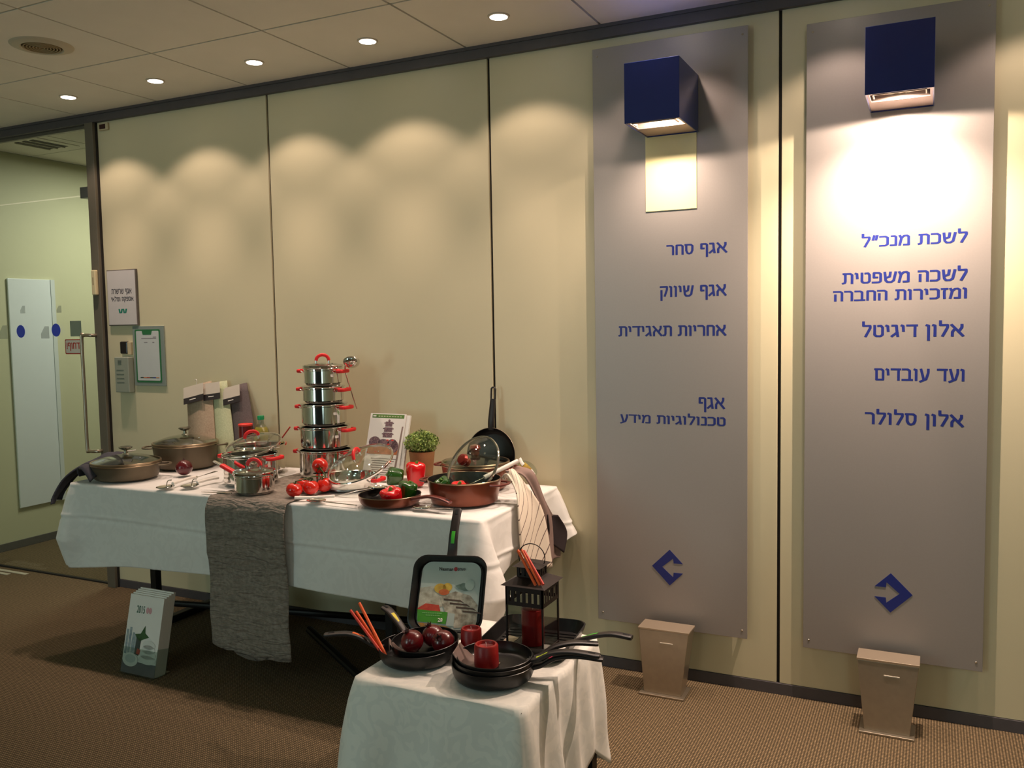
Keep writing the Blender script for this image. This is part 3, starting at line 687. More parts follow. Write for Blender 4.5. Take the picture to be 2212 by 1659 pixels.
def bar_handle(parent, pts, w0=.022, w1=.028, t0=.012, m=None, tagc=None, tagpos=(.35, .6), hole=True, loop=False):
    """long pan handle along pts; tag = coloured inlay"""
    P = smoothpath(pts, 6)
    h_ = mesh('handle', sweep(P, lambda q: w0+(w1-w0)*min(1, q*1.6) if q < .97 else w1*.8, lambda q: t0*(1.15-.25*q), n=14, pw=3.0), m or black_pl, parent, smooth=True)
    if tagc:
        n = len(P)-1; a, b = int(n*tagpos[0]), int(n*tagpos[1]); Q = [p+Vector((0, 0, t0*.47)) for p in P[a:b+1]]
        mesh('colour_inlay', sweep(Q, w1*.42, .003, n=10, pw=3), tagc, h_, smooth=True)
    if hole:
        p = P[-3] if len(P) > 3 else P[-1]; d = (P[-1]-P[-4]).normalized()
        mesh('hanging_hole', sweep([p-d*.012+Vector((0, 0, t0*.47)), p+Vector((0, 0, t0*.47)), p+d*.006+Vector((0, 0, t0*.45))], w1*.34, .0025, n=10), mat('hole_dark', (.004, .004, .004, 1), .9, noise=.1), h_, smooth=True)
    return h_
def fry_pan(label, R, H, loc=(0, 0, 0), rz=0, mt=None, outer=None, inner=None, name='frying_pan', hpts=None, hm=None, tagc=None, tagpos=(.35, .6), group=None, rb=None, rimm=None, w1=.028):
    t = thing(name, label, 'pan', loc, rz, group=group, mat=mt)
    rb = rb or R*.76
    po_ = [(0, 0), (rb, 0), (rb+.006, .002)]+[(rb+.006+(R-rb-.006)*math.sin(i/6*PI/2)**.9, .002+(H-.002)*(1-math.cos(i/6*PI/2))) for i in range(1, 7)]
    po_[-1] = (R, H)
    mesh('pan_body', lathe(po_+[(R-.0015, H+.001)], 64), outer or black_ns, t, smooth=True, ang=35)
    pi_ = [(R-.0015, H+.001), (R-.003, H)]+[(max(r-.003, 0), z+.003) for r, z in po_[::-1][1:]]
    mesh('cooking_surface', lathe(pi_, 64), inner or black_ns, t, smooth=True, ang=35)
    if rimm: mesh('rim_edge', lathe([(R-.002, H), (R, H+.0015), (R+.0008, H), (R, H-.002)], 64, close=True), rimm, t, smooth=True)
    if hpts: bar_handle(t, hpts, m=hm, tagc=tagc, tagpos=tagpos, w1=w1)
    return t
CZ = .7585
# --- A: low bronze casserole, left end
def casserole(label, R, H, loc, hang, om, im, rimm, hz=None, taper=.9):
    t = thing('casserole_pan', label, 'casserole', loc)
    rb = R*taper
    po_ = [(0, 0), (rb-.012, 0), (rb, .006)]+[(rb+(R-rb)*(i/5)**.8, .006+(H-.006)*i/5) for i in range(1, 6)]
    mesh('pan_body', lathe(po_+[(R+.001, H+.001), (R-.003, H+.001)], 72), om, t, smooth=True, ang=35)
    mesh('cooking_surface', lathe([(R-.003, H+.001)]+[(max(r-.0045, 0), z+.004) for r, z in po_[::-1][1:]], 72), im, t, smooth=True, ang=35)
    if rimm: mesh('rim_edge', lathe([(R-.003, H), (R, H+.002), (R+.0015, H), (R, H-.003)], 72, close=True), rimm, t, smooth=True)
    for a in hang:
        c, s = math.cos(a), math.sin(a); w_ = .095
        pts = [(R-.004, -w_/2), (R+.020, -w_/2*.95), (R+.036, -w_/2*.6), (R+.040, 0), (R+.036, w_/2*.6), (R+.020, w_/2*.95), (R-.004, w_/2)]
        P = smoothpath([(r*c-q*s, r*s+q*c, (hz or H-.012)) for r, q in pts], 3)
        mesh('side_handle', sweep(P, .013, .008, n=12, pw=2.6), copper_h if om is copper else om, t, smooth=True)
    return t
casserole('low bronze-brown casserole pan at the left end of the table', .150, .068, (-3.312, -.561, CZ), (math.radians(38), math.radians(218)), bronze, bronze, bronze_rim)
glass_lid('glass lid with flat disc knob on the low bronze casserole, far left', .149, .030, (-3.312, -.561, CZ+.0775), knob='disc', rim=bronze_rim)
casserole('tall bronze-brown casserole pot beside the wall, behind the dark red onion', .153, .112, (-3.293, -.225, CZ), (math.radians(44), math.radians(224)), bronze, bronze, bronze_rim, hz=.103, taper=.88)
glass_lid('glass lid with flat disc knob on the tall bronze casserole by the wall', .152, .036, (-3.293, -.225, CZ+.1215), knob='disc', rim=bronze_rim)
# --- E: steel casseroles centre-left
e1 = steel_pot('wide shiny steel pot with red handles behind the small saucepan', .118, .130, (-2.670, -.455, CZ), hw=.085)
steel_pot('steel pot at the back with red spoon in it, half hidden by the tilted lid', .118, .130, (-2.835, -.215, CZ), handles=(PI/2,), name='steel_pot')
glass_lid('large glass lid with red arch handle tilted across the two steel pots', .125, .030, mt=frame((-2.745, -.350, .908), (.02, -.30, .95), (.9, .3, 0)), rot=.5)
# --- F: saucepan
f1 = steel_pot('small steel saucepan with long red-sleeved handle on the taupe runner', .083, .080, (-2.487, -.636, CZ+.001), handles=(), name='saucepan', cat='saucepan')
d_ = Vector((-1, .10, .33)).normalized(); p0 = Vector((-.083, .01, .062))
h_ = mesh('long_handle', sweep(smoothpath([p0+Vector((.002, 0, -.008)), p0+d_*.02, p0+d_*.09, p0+d_*.165], 5), .018, .007, n=12, pw=3), chrome, f1, smooth=True)
mesh('red_sleeve', sweep([p0+d_*(.028+.011*i) for i in range(9)], .026, .018, n=14, pw=2.5), red_sil, h_, smooth=True)
glass_lid('glass lid with red arch handle on the small saucepan', .083, .014, (-2.487, -.636, CZ+.0905), rot=.25, kw=.058)
# --- G: pot tower
Z = [CZ-.001, .888, .992, 1.092, 1.170]; ZT = [.884, .988, 1.088, 1.166, 1.248]; RR = [.119, .111, .103, .094, .088]
words = ['bottom and widest steel pot of the stacked tower', 'second steel pot from the bottom of the stacked tower', 'middle steel pot of the five-pot tower', 'second steel pot from the top of the stacked tower', 'smallest steel pot on top of the stacked tower, ladle hooked on it']
vd = math.atan2(-.79, .61)
for i in range(5):
    steel_pot(words[i], RR[i], ZT[i]-Z[i], (-2.457, -.208, Z[i]+.001), sticker=(vd+.5 if i in (1, 2, 4) else None), handles=(.02, PI+.02), group='five steel pots stacked as a tower', hw=.062+.004*(4-i))
glass_lid('glass lid with red arch handle crowning the pot tower', .088, .012, (-2.457, -.208, 1.259), rot=.65, kw=.056)
def ladle(label, bowl_c, shaft, R=.036, bowl_n=(0, 0, 1), group=None, hm=None, hsplit=None, slots=False, name='ladle'):
    t = thing(name, label, 'utensil', bowl_c, group=group)
    bc = Vector(bowl_c); Mx = frame((0, 0, 0), bowl_n)
    pr = [(R*math.sin(PI/2*i/8), -R*.62*math.cos(PI/2*i/8)) for i in range(9)]
    mesh('bowl', lathe(pr+[(r*.95, z+.0015) for r, z in pr[::-1]], 32, M=Mx), steel, t, smooth=True)
    P = [Vector(p)-bc for p in shaft]
    mesh('shaft', sweep(smoothpath(P, 5), .009, .004, n=10, up=(.3, .5, .8)), steel, t, smooth=True)
    if hm: mesh('grip', sweep(smoothpath([Vector(p)-bc for p in hsplit], 4), .02, .012, n=12, pw=2.5), hm, t, smooth=True)
    return t
ladle('steel ladle hooked upright on the right side of the pot tower', (-2.305, -.20, 1.276), [(-2.335, -.205, 1.262), (-2.345, -.19, 1.22), (-2.345, -.15, 1.13), (-2.340, -.125, 1.06)], .037, (-.35, .55, .75))

# --- produce
tom_m = mat('tomato_skin', srgb(212, 34, 20), .2, noise=.12, nscale=12, coat=.5)
stem_m = mat('vine_green', srgb(58, 74, 24), .6, noise=.2)
def tomato(label, c, R=.031, tilt=(0, 0, 1), lab_group='tomatoes on the vine'):
    t = thing('tomato', label, 'tomato', mat=frame(c, tilt), group=lab_group)
    n = 28; pr = [(R*math.sin(PI*i/n)*1.04, -R*.92*math.cos(PI*i/n)-(R*.14*math.exp(-((PI-PI*i/n)/.35)**2))) for i in range(n+1)]
    bm = lathe(pr, 32)
    for v in bm.verts:
        a = math.atan2(v.co.y, v.co.x); k = 1+.018*math.cos(5*a)*max(0, v.co.z/R); v.co.x *= k; v.co.y *= k
    mesh('flesh', bm, tom_m, t, smooth='all')
    bm = bmesh.new()
    for k in range(5):
        a = k*2*PI/5; sweep(smoothpath([(0, 0, R*.80), (R*.3*math.cos(a), R*.3*math.sin(a), R*.93), (R*.62*math.cos(a+.2), R*.62*math.sin(a+.2), R*.86)], 3), lambda q: .005*(1-.8*q)+.0006, .0015, n=6, bm=bm)
    sweep([(0, 0, R*.78), (.002, .001, R*.98), (.005, .002, R*1.18)], .004, n=8, bm=bm)
    mesh('calyx', bm, stem_m, t, smooth=True)
TZp = CZ+.002
tomato('leftmost tomato of the vine cluster on the runner', (-2.270, -.652, TZp+.029), .031, (.1, .1, 1))
tomato('tomato in the middle of the vine cluster', (-2.238, -.590, TZp+.030), .032, (.0, .1, 1))
tomato('tomato at the right of the vine cluster, against the pan', (-2.222, -.522, TZp+.029), .031, (-.2, -.2, 1))
tomato('rear tomato of the vine cluster, half hidden', (-2.298, -.560, TZp+.029), .030, (.3, .1, 1))
tomato('topmost tomato with its stem facing out, against the pot tower', (-2.283, -.470, CZ+.098), .032, (.45, -.75, -.3))
cu = thing('steel_cup', 'small steel cup behind the tomatoes', 'cup', (-2.283, -.470, CZ))
mesh('cup_body', lathe([(0, .001), (.026, .001), (.028, .004), (.030, .066), (.031, .068), (.029, .067), (.027, .006), (0, .004)], 36), steel, cu, smooth=True, ang=35)
mesh('cup_foot', lathe([(0, 0), (.024, 0), (.024, .0015), (0, .0015)], 32), steel_d, cu)
vn = mesh('tomato_vine', sweep(smoothpath([(-2.268, -.648, .822), (-2.25, -.61, .826), (-2.235, -.575, .832), (-2.215, -.53, .828), (-2.24, -.525, .86)], 6), .005, n=8), stem_m, smooth=True)
tag(vn, 'green vine stalk lying across the tomatoes', 'stalk')
def pepper(label, c, R, H, m, tilt=(0, 0, 1), group=None, lobes=4, rz=0, bottom=.72):
    t = thing('bell_pepper', label, 'pepper', mat=frame(c, tilt, (math.cos(rz), math.sin(rz), 0)), group=group)
    kp = [(0, .05), (.30, .0), (.62, .01), (.78, .07), (.86, .2), (.93, .42), (.99, .64), (1.0, .78), (.94, .90), (.78, .975), (.56, 1.0), (.36, .965), (.22, .90), (0, .87)]
    pr = [(max(p.x, 0) if 0 < i_ < 39 else 0, p.z) for i_, p in enumerate(smoothpath([(r*R, 0, z*H) for r, z in kp], 3))]
    bm = lathe(pr, 40)
    for v in bm.verts:
        a = math.atan2(v.co.y, v.co.x); k = 1+(.05+.05*(v.co.z/H > .8)+.05*(v.co.z/H < .15))*math.cos(lobes*a)-.02; v.co.x *= k; v.co.y *= k; v.co.z -= .03*H*(v.co.z/H > .85)*(1-math.cos(lobes*a))*.5
    mesh('flesh', bm, m, t, smooth='all', sub=1)
    s = mesh('stem', sweep(smoothpath([(0, 0, H*.83), (.001, 0, H*.93), (.006, .003, H*1.05)], 3), lambda q: .016-.006*q, n=12), mat('pepper_stem', srgb(86, 128, 40), .5, noise=.1), t, smooth=True)
    mesh('stem_collar', lathe([(0, H*.86), (R*.30, H*.87), (R*.22, H*.90), (0, H*.91)], 20), MC['pepper_stem'], s, smooth=True)
redp = mat('red_pepper', srgb(214, 16, 26), .18, noise=.1, nscale=9, coat=.6)
grp = mat('green_pepper', srgb(36, 84, 24), .2, noise=.2, nscale=9, coat=.6)
# --- I: low wide steel pan with lid
ip = thing('steel_saute_pan', 'low wide steel pan with red side handle in the table middle', 'pan', (-2.191, -.398, CZ))
pr = [(0, .006), (.105, .006), (.116, .012), (.123, .03), (.125, .050), (.129, .053), (.126, .053), (.122, .05), (.119, .03), (.112, .014), (.10, .010), (0, .010)]
mesh('pan_body', lathe(pr, 72), steel, ip, smooth=True, ang=30)
mesh('base_disc', lathe([(0, 0), (.100, 0), (.104, .003), (.103, .006), (0, .006)], 56), steel_d, ip, smooth=True, ang=30)
loop_handle(ip, .124, .040, .02, .07); loop_handle(ip, .124, .040, PI, .07)
glass_lid('large glass lid with red handle leaning over the low steel pan', .140, .032, mt=frame((-2.112, -.425, .868), (-.09, -.45, .89), (.8, .5, .4)), rot=1.1)
# copper-look small bowl beside it (dark red reflection) : napkin ring cup
# --- M: small copper frying pan with peppers
fry_pan('small copper-red frying pan at the table front holding two peppers', .118, .040, (-1.839, -.622, CZ), outer=copper, inner=black_ns, rimm=bronze_rim,
        hpts=[(.098, -.02, .028), (.13, -.024, .036), (.19, -.03, .048), (.25, -.036, .044), (.285, -.04, .034)], hm=copper_h)
pepper('red bell pepper sitting upright in the copper frying pan', (-1.800, -.655, CZ+.004), .040, .070, redp, (-.05, -.30, .94), rz=.4, group='bell peppers on the table', bottom=.8)
pepper('green bell pepper behind the red one in the copper frying pan', (-1.795, -.583, CZ+.006), .037, .076, grp, (.15, .1, .95), rz=.1, group='bell peppers on the table')
pepper('green bell pepper lying on the cloth in front of the plant pot', (-1.998, -.280, CZ+.036), .040, .070, grp, (-.75, -.45, .12), rz=.2, lobes=3, group='bell peppers on the table')
pepper('tall red bell pepper standing in front of the plant pot', (-1.945, -.270, CZ), .042, .100, redp, (.02, .02, 1), rz=.1, group='bell peppers on the table', bottom=.78)
# --- N: copper saute pan with lid inside, pepper bits
np_ = casserole('deep copper-red saute pan at the right front of the table', .140, .090, (-1.598, -.477, CZ), (.0, PI), copper, black_ns, bronze_rim, hz=.078, taper=.90)
glass_lid('glass lid with copper knob leaning inside the copper saute pan', .125, .028, mt=frame((-1.572, -.455, .893), (-.28, -.80, .53), (.8, .1, .5)), knob='copper')
pepper('green pepper lying inside the copper saute pan', (-1.662, -.50, CZ+.040), .032, .055, grp, (-.2, -.5, .8), group='bell peppers on the table')
pepper('red pepper barely showing inside the copper saute pan', (-1.590, -.53, CZ+.036), .030, .05, redp, (.1, -.2, .9), group='bell peppers on the table')
casserole('copper casserole with lid against the wall, behind the saute pan', .140, .100, (-1.690, -.212, CZ), (0.02, PI), copper, black_ns, bronze_rim, hz=.092, taper=.9)
glass_lid('glass lid on the rear copper casserole, under the leaning black pan', .139, .026, (-1.690, -.212, CZ+.110), knob='copper', rim=bronze_rim)
# --- O: black pan leaning on wall
pm = frame((-1.690, -.048, .872), (0, -.99, .10), (1, 0, 0))
op = thing('frying_pan', 'black frying pan leaning on the wall with its handle pointing up', 'pan', mat=pm)
R_, H_ = .115, .035
po_ = [(0, 0), (.088, 0), (.095, .003), (.108, .018), (R_, H_)]
pmo = Matrix.Translation((0, 0, -.01))
mesh('pan_body', lathe(po_+[(R_-.002, H_+.001)], 64, M=pmo), black_ns, op, smooth=True, ang=35)
mesh('cooking_surface', lathe([(R_-.002, H_+.001), (.105, .019), (.092, .006), (.086, .004), (0, .004)], 64, M=pmo), black_ns, op, smooth=True, ang=35)
mesh('rim_edge', lathe([(R_-.002, H_), (R_, H_+.0015), (R_+.0008, H_), (R_, H_-.002)], 64, close=True, M=pmo), steel_b, op, smooth=True)
hh = mesh('handle', sweep(smoothpath([(-.004, .106, .018), (-.003, .14, .024), (-.001, .19, .022), (0, .238, .0175)], 6), lambda q: .030-.006*q, .013, up=(0, 0, 1), n=14, pw=3), black_pl, op, smooth=True)
mesh('hanging_loop', sweep([(x_, y_, .0165) for x_, y_ in rrect(-.0095, .0095, .232, .288, .0094, 6)], .0075, .011, up=(0, 0, 1), n=10, closed=True), black_pl, hh, smooth=True)
# ================================================================== BACK ROW
# can, bottle
t = thing('red_can', 'dark red tin with red lid standing by the wall beside the oil', 'can', (-3.035, -.085, CZ))
mesh('can_body', lathe([(0, 0), (.031, 0), (.033, .003), (.033, .193), (.031, .196), (0, .196)], 40), mat('can_red', srgb(112, 16, 20), .3, .2, noise=.35, nscale=14, coat=.3), t, smooth=True, ang=30)
mesh('can_lid', lathe([(.0, .196), (.0345, .194), (.0350, .202), (.032, .204), (0, .2035)], 40), mat('lid_red', srgb(228, 60, 52), .4, noise=.04), t, smooth=True, ang=30)
mesh('label_band', lathe([(.0334, .05), (.0336, .05), (.0336, .13), (.0334, .13)], 40, close=True), mat('can_band', srgb(190, 120, 110), .5, noise=.6, nscale=40, col2=srgb(120, 20, 24)), t, smooth=True, ang=30)
t = thing('oil_bottle', 'clear bottle of yellow cooking oil with green cap near the wall', 'bottle', (-2.945, -.075, CZ))
bp = [(0, .0), (.034, .0), (.038, .006), (.038, .06), (.035, .09), (.038, .12), (.038, .165), (.034, .182), (.022, .196), (.014, .204), (.0135, .228)]
mesh('bottle_body', lathe(bp+[(r-.0015 if r > .002 else 0, z+.002) for r, z in bp[::-1]], 32), clear, t, smooth=True)
mesh('oil', lathe([(0, .003), (.033, .003), (.036, .008), (.036, .06), (.0335, .09), (.036, .12), (.036, .164), (.033, .180), (.026, .19), (0, .19)], 32), mat('oil_yellow', srgb(196, 168, 66), .15, noise=.05, coat=.6), t, smooth=True)
mesh('cap', lathe([(0, .226), (.016, .226), (.0165, .242), (.015, .245), (0, .245)], 28), mat('cap_green', srgb(10, 140, 84), .4, noise=.04), t, smooth=True, ang=30)
# spoon in the back pot
sp_ = thing('red_spoon', 'slim red-handled spoon sticking out of the rear steel pot', 'utensil', (-2.80, -.24, .80))
mesh('stick', sweep([(0, 0, 0), (.095, -.008, .09), (.186, -.016, .181)], .008, .006, n=10), mat('spoon_red', srgb(190, 44, 30), .4, noise=.05), sp_, smooth=True)
mesh('spoon_head', ball(.02, M=Matrix.Translation((-.012, 0, -.012)), sc=(1, 1, .4)), MC['spoon_red'], sp_, smooth=True)
# placemats leaning on the wall: card header over folded mat
def matcard(label, x0, x1, ztl, ztr, xb0, xb1, m, y=-.02, hook=False):
    t = thing('folded_placemat', label, 'placemat', ((xb0+xb1)/2, y-.10, CZ), group='packed table mats leaning on the wall')
    bx, by = (xb0+xb1)/2, y-.10
    n = 10; bm = bmesh.new(); rows = []
    for j in range(n+1):
        f = j/n; yy = y-.10+.095*f**.8
        xl, xr_ = xb0+(x0-xb0)*f, xb1+(x1-xb1)*f; zl, zr = CZ+(ztl-CZ)*f, CZ+(ztr-CZ)*f
        rows.append([bm.verts.new((xl-bx, yy-by, zl-CZ)), bm.verts.new(((xl+xr_)/2-bx, yy-by-.008, (zl+zr)/2-CZ)), bm.verts.new((xr_-bx, yy-by, zr-CZ))])
    for a, b in zip(rows, rows[1:]):
        for i in range(2): bm.faces.new([a[i], a[i+1], b[i+1], b[i]])
    mesh('woven_mat', bm, m, t, smooth='all', solid=.006)
    f0 = .86; hw = .22*(x1-x0)
    xl, zl, zr = x0, ztl, ztr; w_ = (x1-x0)*.80
    yt = y-.022-by
    bm = bmesh.new()
    dn = Vector((xb0-x0, -.10, CZ-ztl)).normalized()*.105
    def P(u, v): return tuple(Vector((x0+u*w_-bx, yt-.004, ztl+(ztr-ztl)*u*.8-CZ))+dn*v)
    q = [P(0, 0), P(1, 0), P(1, .55), P(0, .55)]; vs = [bm.verts.new(p) for p in q]; bm.faces.new(vs)
    mesh('card_header', bm, mat('card_white', srgb(206, 196, 182), .5, noise=.05), t, solid=.001)
    bm = bmesh.new(); vs = [bm.verts.new(p) for p in [P(0, .55), P(1, .55), P(1, .85), P(0, .85)]]; bm.faces.new(vs)
    cb = mesh('card_band', bm, mat('card_black', srgb(48, 42, 44), .5, noise=.1), t, solid=.001)
    bm = bmesh.new(); vs = [bm.verts.new((p[0], p[1]-.001, p[2])) for p in [P(.3, .66), P(.62, .66), P(.62, .70), P(.3, .70)]]; bm.faces.new(vs)
    mesh('band_print', bm, white_pl, cb, solid=.0004)
    if hook:
        hx = x0+w_*.62-bx; hz = ztl+(ztr-ztl)*.5-CZ
        mesh('hook', sweep(smoothpath([(hx, yt, hz-.004), (hx+.003, yt, hz+.008), (hx+.006, yt, hz+.02), (hx-.001, yt, hz+.027), (hx-.009, yt, hz+.022)], 5), .0035, n=8), white_pl, t, smooth=True)
fab = lambda n, c, c2: mat(n, srgb(*c), .8, noise=.2, nscale=120, bump=.3, bscale=300, col2=srgb(*c2))
matcard('beige folded placemat with card header, leftmost of the three by the wall', -3.469, -3.298, 1.128, 1.166, -3.38, -3.20, fab('mat_beige', (176, 156, 132), (160, 140, 118)), y=-.028, hook=True)
matcard('pale green folded placemat between the beige and the grey one', -3.345, -3.205, 1.150, 1.168, -3.25, -3.08, fab('mat_green', (186, 192, 156), (172, 180, 144)), y=-.016)
matcard('dark grey folded placemat, rightmost of the three by the wall', -3.223, -3.085, 1.128, 1.158, -3.135, -2.94, fab('mat_grey', (96, 84, 84), (84, 74, 74)), y=-.006)
# booklet (cookware leaflet) on a tilted stand
bk = thing('product_leaflet', 'tall leaflet showing stacked pots, propped up between pot tower and plant', 'leaflet', mat=frame((-2.145, -.232, CZ+.003), (0, -.97, .30), (1, 0, 0)))
# local x right, local y up the sheet, z out of the sheet
def fl(pts, z, m, name, parent, th=.0005):
    bm = bmesh.new(); a = [bm.verts.new((x, y, z+th)) for x, y in pts]; b = [bm.verts.new((x, y, z)) for x, y in pts]
    bm.faces.new(a); bm.faces.new(b[::-1])
    for i in range(len(a)): bm.faces.new([a[i-1], a[i], b[i], b[i-1]])
    return mesh(name, bm, m, parent)
bsh = mesh('sheet', B(-.103, .082, 0, .296, -.003, 0), paper, bk)
mesh('rear_sheet', B(-.09, .100, 0, .292, -.016, -.006), paper, bk)
fl([(-.092, .276), (.074, .276), (.074, .292), (-.092, .292)], 0, mat('band_green', srgb(92, 128, 60), .5, noise=.05), 'green_band', bk)
g_ = fl([(-.088, .281), (-.072, .281), (-.072, .287), (-.088, .287)], .0006, paper, 'band_print', bk)
bm = bmesh.new()
for k in range(9): poly([(-.06+.014*k, .281), (-.051+.014*k, .281), (-.051+.014*k, .285), (-.06+.014*k, .285)], 0, .0003, bm)
for v in bm.verts: v.co = Vector((v.co.x, v.co.z, .0009-v.co.y))
mesh('band_text', bm, mat('pale_ink', srgb(190, 200, 160), .5, noise=.02), bk)
pic = mat('print_steel', srgb(150, 120, 120), .5, noise=.7, nscale=160, col2=srgb(70, 50, 70))
pic2 = mat('print_wood', srgb(196, 116, 70), .5, noise=.3, nscale=60)
prd = mat('print_red', srgb(210, 60, 50), .5, noise=.05)
for (cx, y0, w_, h_) in ((0, .238, .036, .024), (0, .214, .042, .023), (0, .190, .048, .023)):
    fl([(cx-w_/2, y0), (cx+w_/2, y0), (cx+w_/2, y0+h_-.002), (cx-w_/2, y0+h_-.002)], 0, pic, 'printed_pot', bk)
    for s in (-1, 1): fl(ell(cx+s*(w_/2+.003), y0+h_*.65, .004, .003, 10), 0, pic, 'printed_handle', bk)
fl(ell(0, .264, .006, .006, 14), 0, pic, 'printed_knob', bk)
fl([(-.095, .115), (.060, .115), (.064, .130), (.052, .158), (-.02, .166), (-.092, .150)], .0002, pic2, 'printed_table', bk)
for (cx, cy, rx, ry) in ((-.062, .168, .030, .024), (.030, .160, .026, .024), (-.015, .166, .030, .016), (.045, .150, .018, .026)): fl(ell(cx, cy, rx, ry, 20), .0006, pic, 'printed_pan', bk)
for (x, y) in ((.005, .178), (.012, .16), (.03, .178), (-.05, .124)): fl(ell(x, y, .007, .0025, 10), .0012, prd, 'printed_red', bk)
bm = bmesh.new()
for k in range(8): poly([(-.07+.006*(k % 3), .095-.010*k), (.06-.008*(k % 4), .095-.010*k), (.06-.008*(k % 4), .097-.010*k), (-.07+.006*(k % 3), .097-.010*k)], 0, .0003, bm)
for v in bm.verts: v.co = Vector((v.co.x, v.co.z, .0003-v.co.y))
mesh('print_lines', bm, mat('grey_ink', srgb(120, 104, 104), .6, noise=.02), bk)
fl([(.056, .03), (.066, .03), (.076, .24), (.069, .24)], .0004, mat('grey_strip', srgb(140, 120, 112), .6, noise=.05), 'grey_strip', bk)
# plant
t = thing('potted_plant', 'small leafy green herb in a brown paper pot by the wall', 'plant', (-1.985, -.150, CZ))
mesh('pot', lathe([(0, 0), (.040, 0), (.042, .003), (.056, .128), (.058, .130), (.054, .129), (.040, .01), (0, .008)], 40), mat('pot_brown', srgb(164, 116, 74), .75, noise=.2, nscale=20, bump=.2, bscale=30), t, smooth=True, ang=30)
mesh('soil', lathe([(0, .112), (.051, .112), (.050, .10)], 32), mat('soil', srgb(60, 44, 30), .9, noise=.4, nscale=80), t)
rng = random.Random(5); bm = bmesh.new()
for k in range(70):
    a = rng.uniform(0, 2*PI); r = rng.uniform(.0, .068); h = rng.uniform(.165, .225)-r*.35
    sweep([(r*.4*math.cos(a), r*.4*math.sin(a), .11), (r*.75*math.cos(a), r*.75*math.sin(a), (.11+h)/2), (r*math.cos(a), r*math.sin(a), h)], .0016, n=4, bm=bm)
mesh('stems', bm, mat('plant_stem', srgb(70, 96, 40), .6, noise=.2), t)
bm = bmesh.new()
for k in range(1500):
    a = rng.uniform(0, 2*PI); u = rng.random()**.5; ph_ = rng.uniform(0, 1); r = .078*u*(.75+.25*math.sin(ph_*PI)); z = .135+.088*ph_*(1.05-.35*u)
    c = Vector((r*math.cos(a), r*math.sin(a), z)); s = rng.uniform(.004, .0075)
    d = Vector((rng.gauss(0, 1), rng.gauss(0, 1), rng.gauss(.5, 1))).normalized(); e = d.cross(Vector((rng.gauss(0, 1), rng.gauss(0, 1), rng.gauss(0, 1)))).normalized()
    vs = [bm.verts.new(c+d*s*1.4), bm.verts.new(c+e*s*.6), bm.verts.new(c-d*s*.9), bm.verts.new(c-e*s*.6)]; bm.faces.new(vs)
lf = mesh('leaves', bm, mat('leaf_green', srgb(168, 188, 98), .6, noise=.6, nscale=60, col2=srgb(70, 104, 44)), t); lf['kind'] = 'stuff'
# onion
t = thing('red_onion', 'round dark red onion in front of the tall bronze casserole', 'onion', (-3.098, -.425, CZ+.037))
bm = ball(.038, seg=32, sc=(1, 1, .94))
mesh('flesh', bm, mat('onion_skin', srgb(92, 14, 24), .22, noise=.35, nscale=10, coat=.5), t, smooth='all')
mesh('root_tip', lathe([(0, .031), (.006, .034), (.003, .040), (.001, .044), (0, .044)], 12), mat('onion_root', srgb(60, 24, 24), .7, noise=.2), t, smooth=True)

# --- utensils flat on the cloth
def flat_tool(label, head, hr, hsx, shaft, grip, gm, name='ladle', hook=None, group=None, slots=0):
    t = thing(name, label, 'utensil', head, group=group); hc = Vector(head)
    dr = Vector(shaft[-1])-hc; an = math.atan2(dr.y, dr.x)
    mesh('head', lathe([(0, .000), (hr*.7, .001), (hr, .007), (hr*.98, .0085), (hr*.7, .003), (0, .002)], 32, M=Matrix.Rotation(an, 4, 'Z') @ Matrix.Diagonal((hsx, 1, 1, 1))), steel, t, smooth=True)
    for k in range(slots): mesh('slot', B(-.012, .012, -.002, .002, .0028, .0036, M=Matrix.Rotation(an, 4, 'Z') @ Matrix.Translation((0, (k-(slots-1)/2)*.011, .001))), joint_m, t)
    mesh('shaft', sweep(smoothpath([Vector(p)-hc for p in shaft], 4), .007, .004, n=10), steel, t, smooth=True)
    if grip: mesh('grip', sweep(smoothpath([Vector(p)-hc for p in grip], 4), lambda q: .014+.008*q, .012, n=12, pw=2.5), gm, t, smooth=True)
    if hook: mesh('hook', sweep(smoothpath([Vector(p)-hc for p in hook], 5), .004, n=8), steel, t, smooth=True)
z = CZ+.002
flat_tool('left of two skimmers with pale grips lying in front of the onion', (-2.92, -.700, z), .034, 1.25, [(-2.92, -.69, z+.006), (-2.93, -.62, z+.012)], [(-2.925, -.655, z+.012), (-2.945, -.56, z+.014), (-2.96, -.50, z+.012)], white_pl, name='skimmer', hook=[(-2.925, -.69, z+.008), (-2.915, -.69, z+.03), (-2.898, -.685, z+.034)], group='two skimmers left of the pots')
tt = thing('whisk', 'steel whisk wires pointing to the wide steel pot, beside the skimmers', 'utensil', (-2.965, -.49, z+.006))
bm = bmesh.new()
for dy in (-.008, 0, .008): sweep(smoothpath([(0, 0, 0), (.0, .06+dy*.5, .004), (-.01+dy, .14, .006)], 4), .003, n=6, bm=bm)
mesh('wires', bm, steel, tt, smooth=True)
mesh('collar', sweep([(0, -.01, 0), (0, .0, 0), (0, .012, .001)], .012, n=10), steel, tt, smooth=True)
flat_tool('right of two skimmers with pale grips, pointing at the wide steel pot', (-2.842, -.640, z), .034, 1.25, [(-2.842, -.63, z+.006), (-2.84, -.57, z+.012)], [(-2.841, -.60, z+.012), (-2.842, -.53, z+.014), (-2.842, -.48, z+.012)], white_pl, name='skimmer', hook=[(-2.842, -.63, z+.008), (-2.832, -.63, z+.03), (-2.815, -.625, z+.034)], group='two skimmers left of the pots')
kn = thing('table_knife', 'thin steel knife lying left of the small saucepan', 'knife', (-2.66, -.705, z))
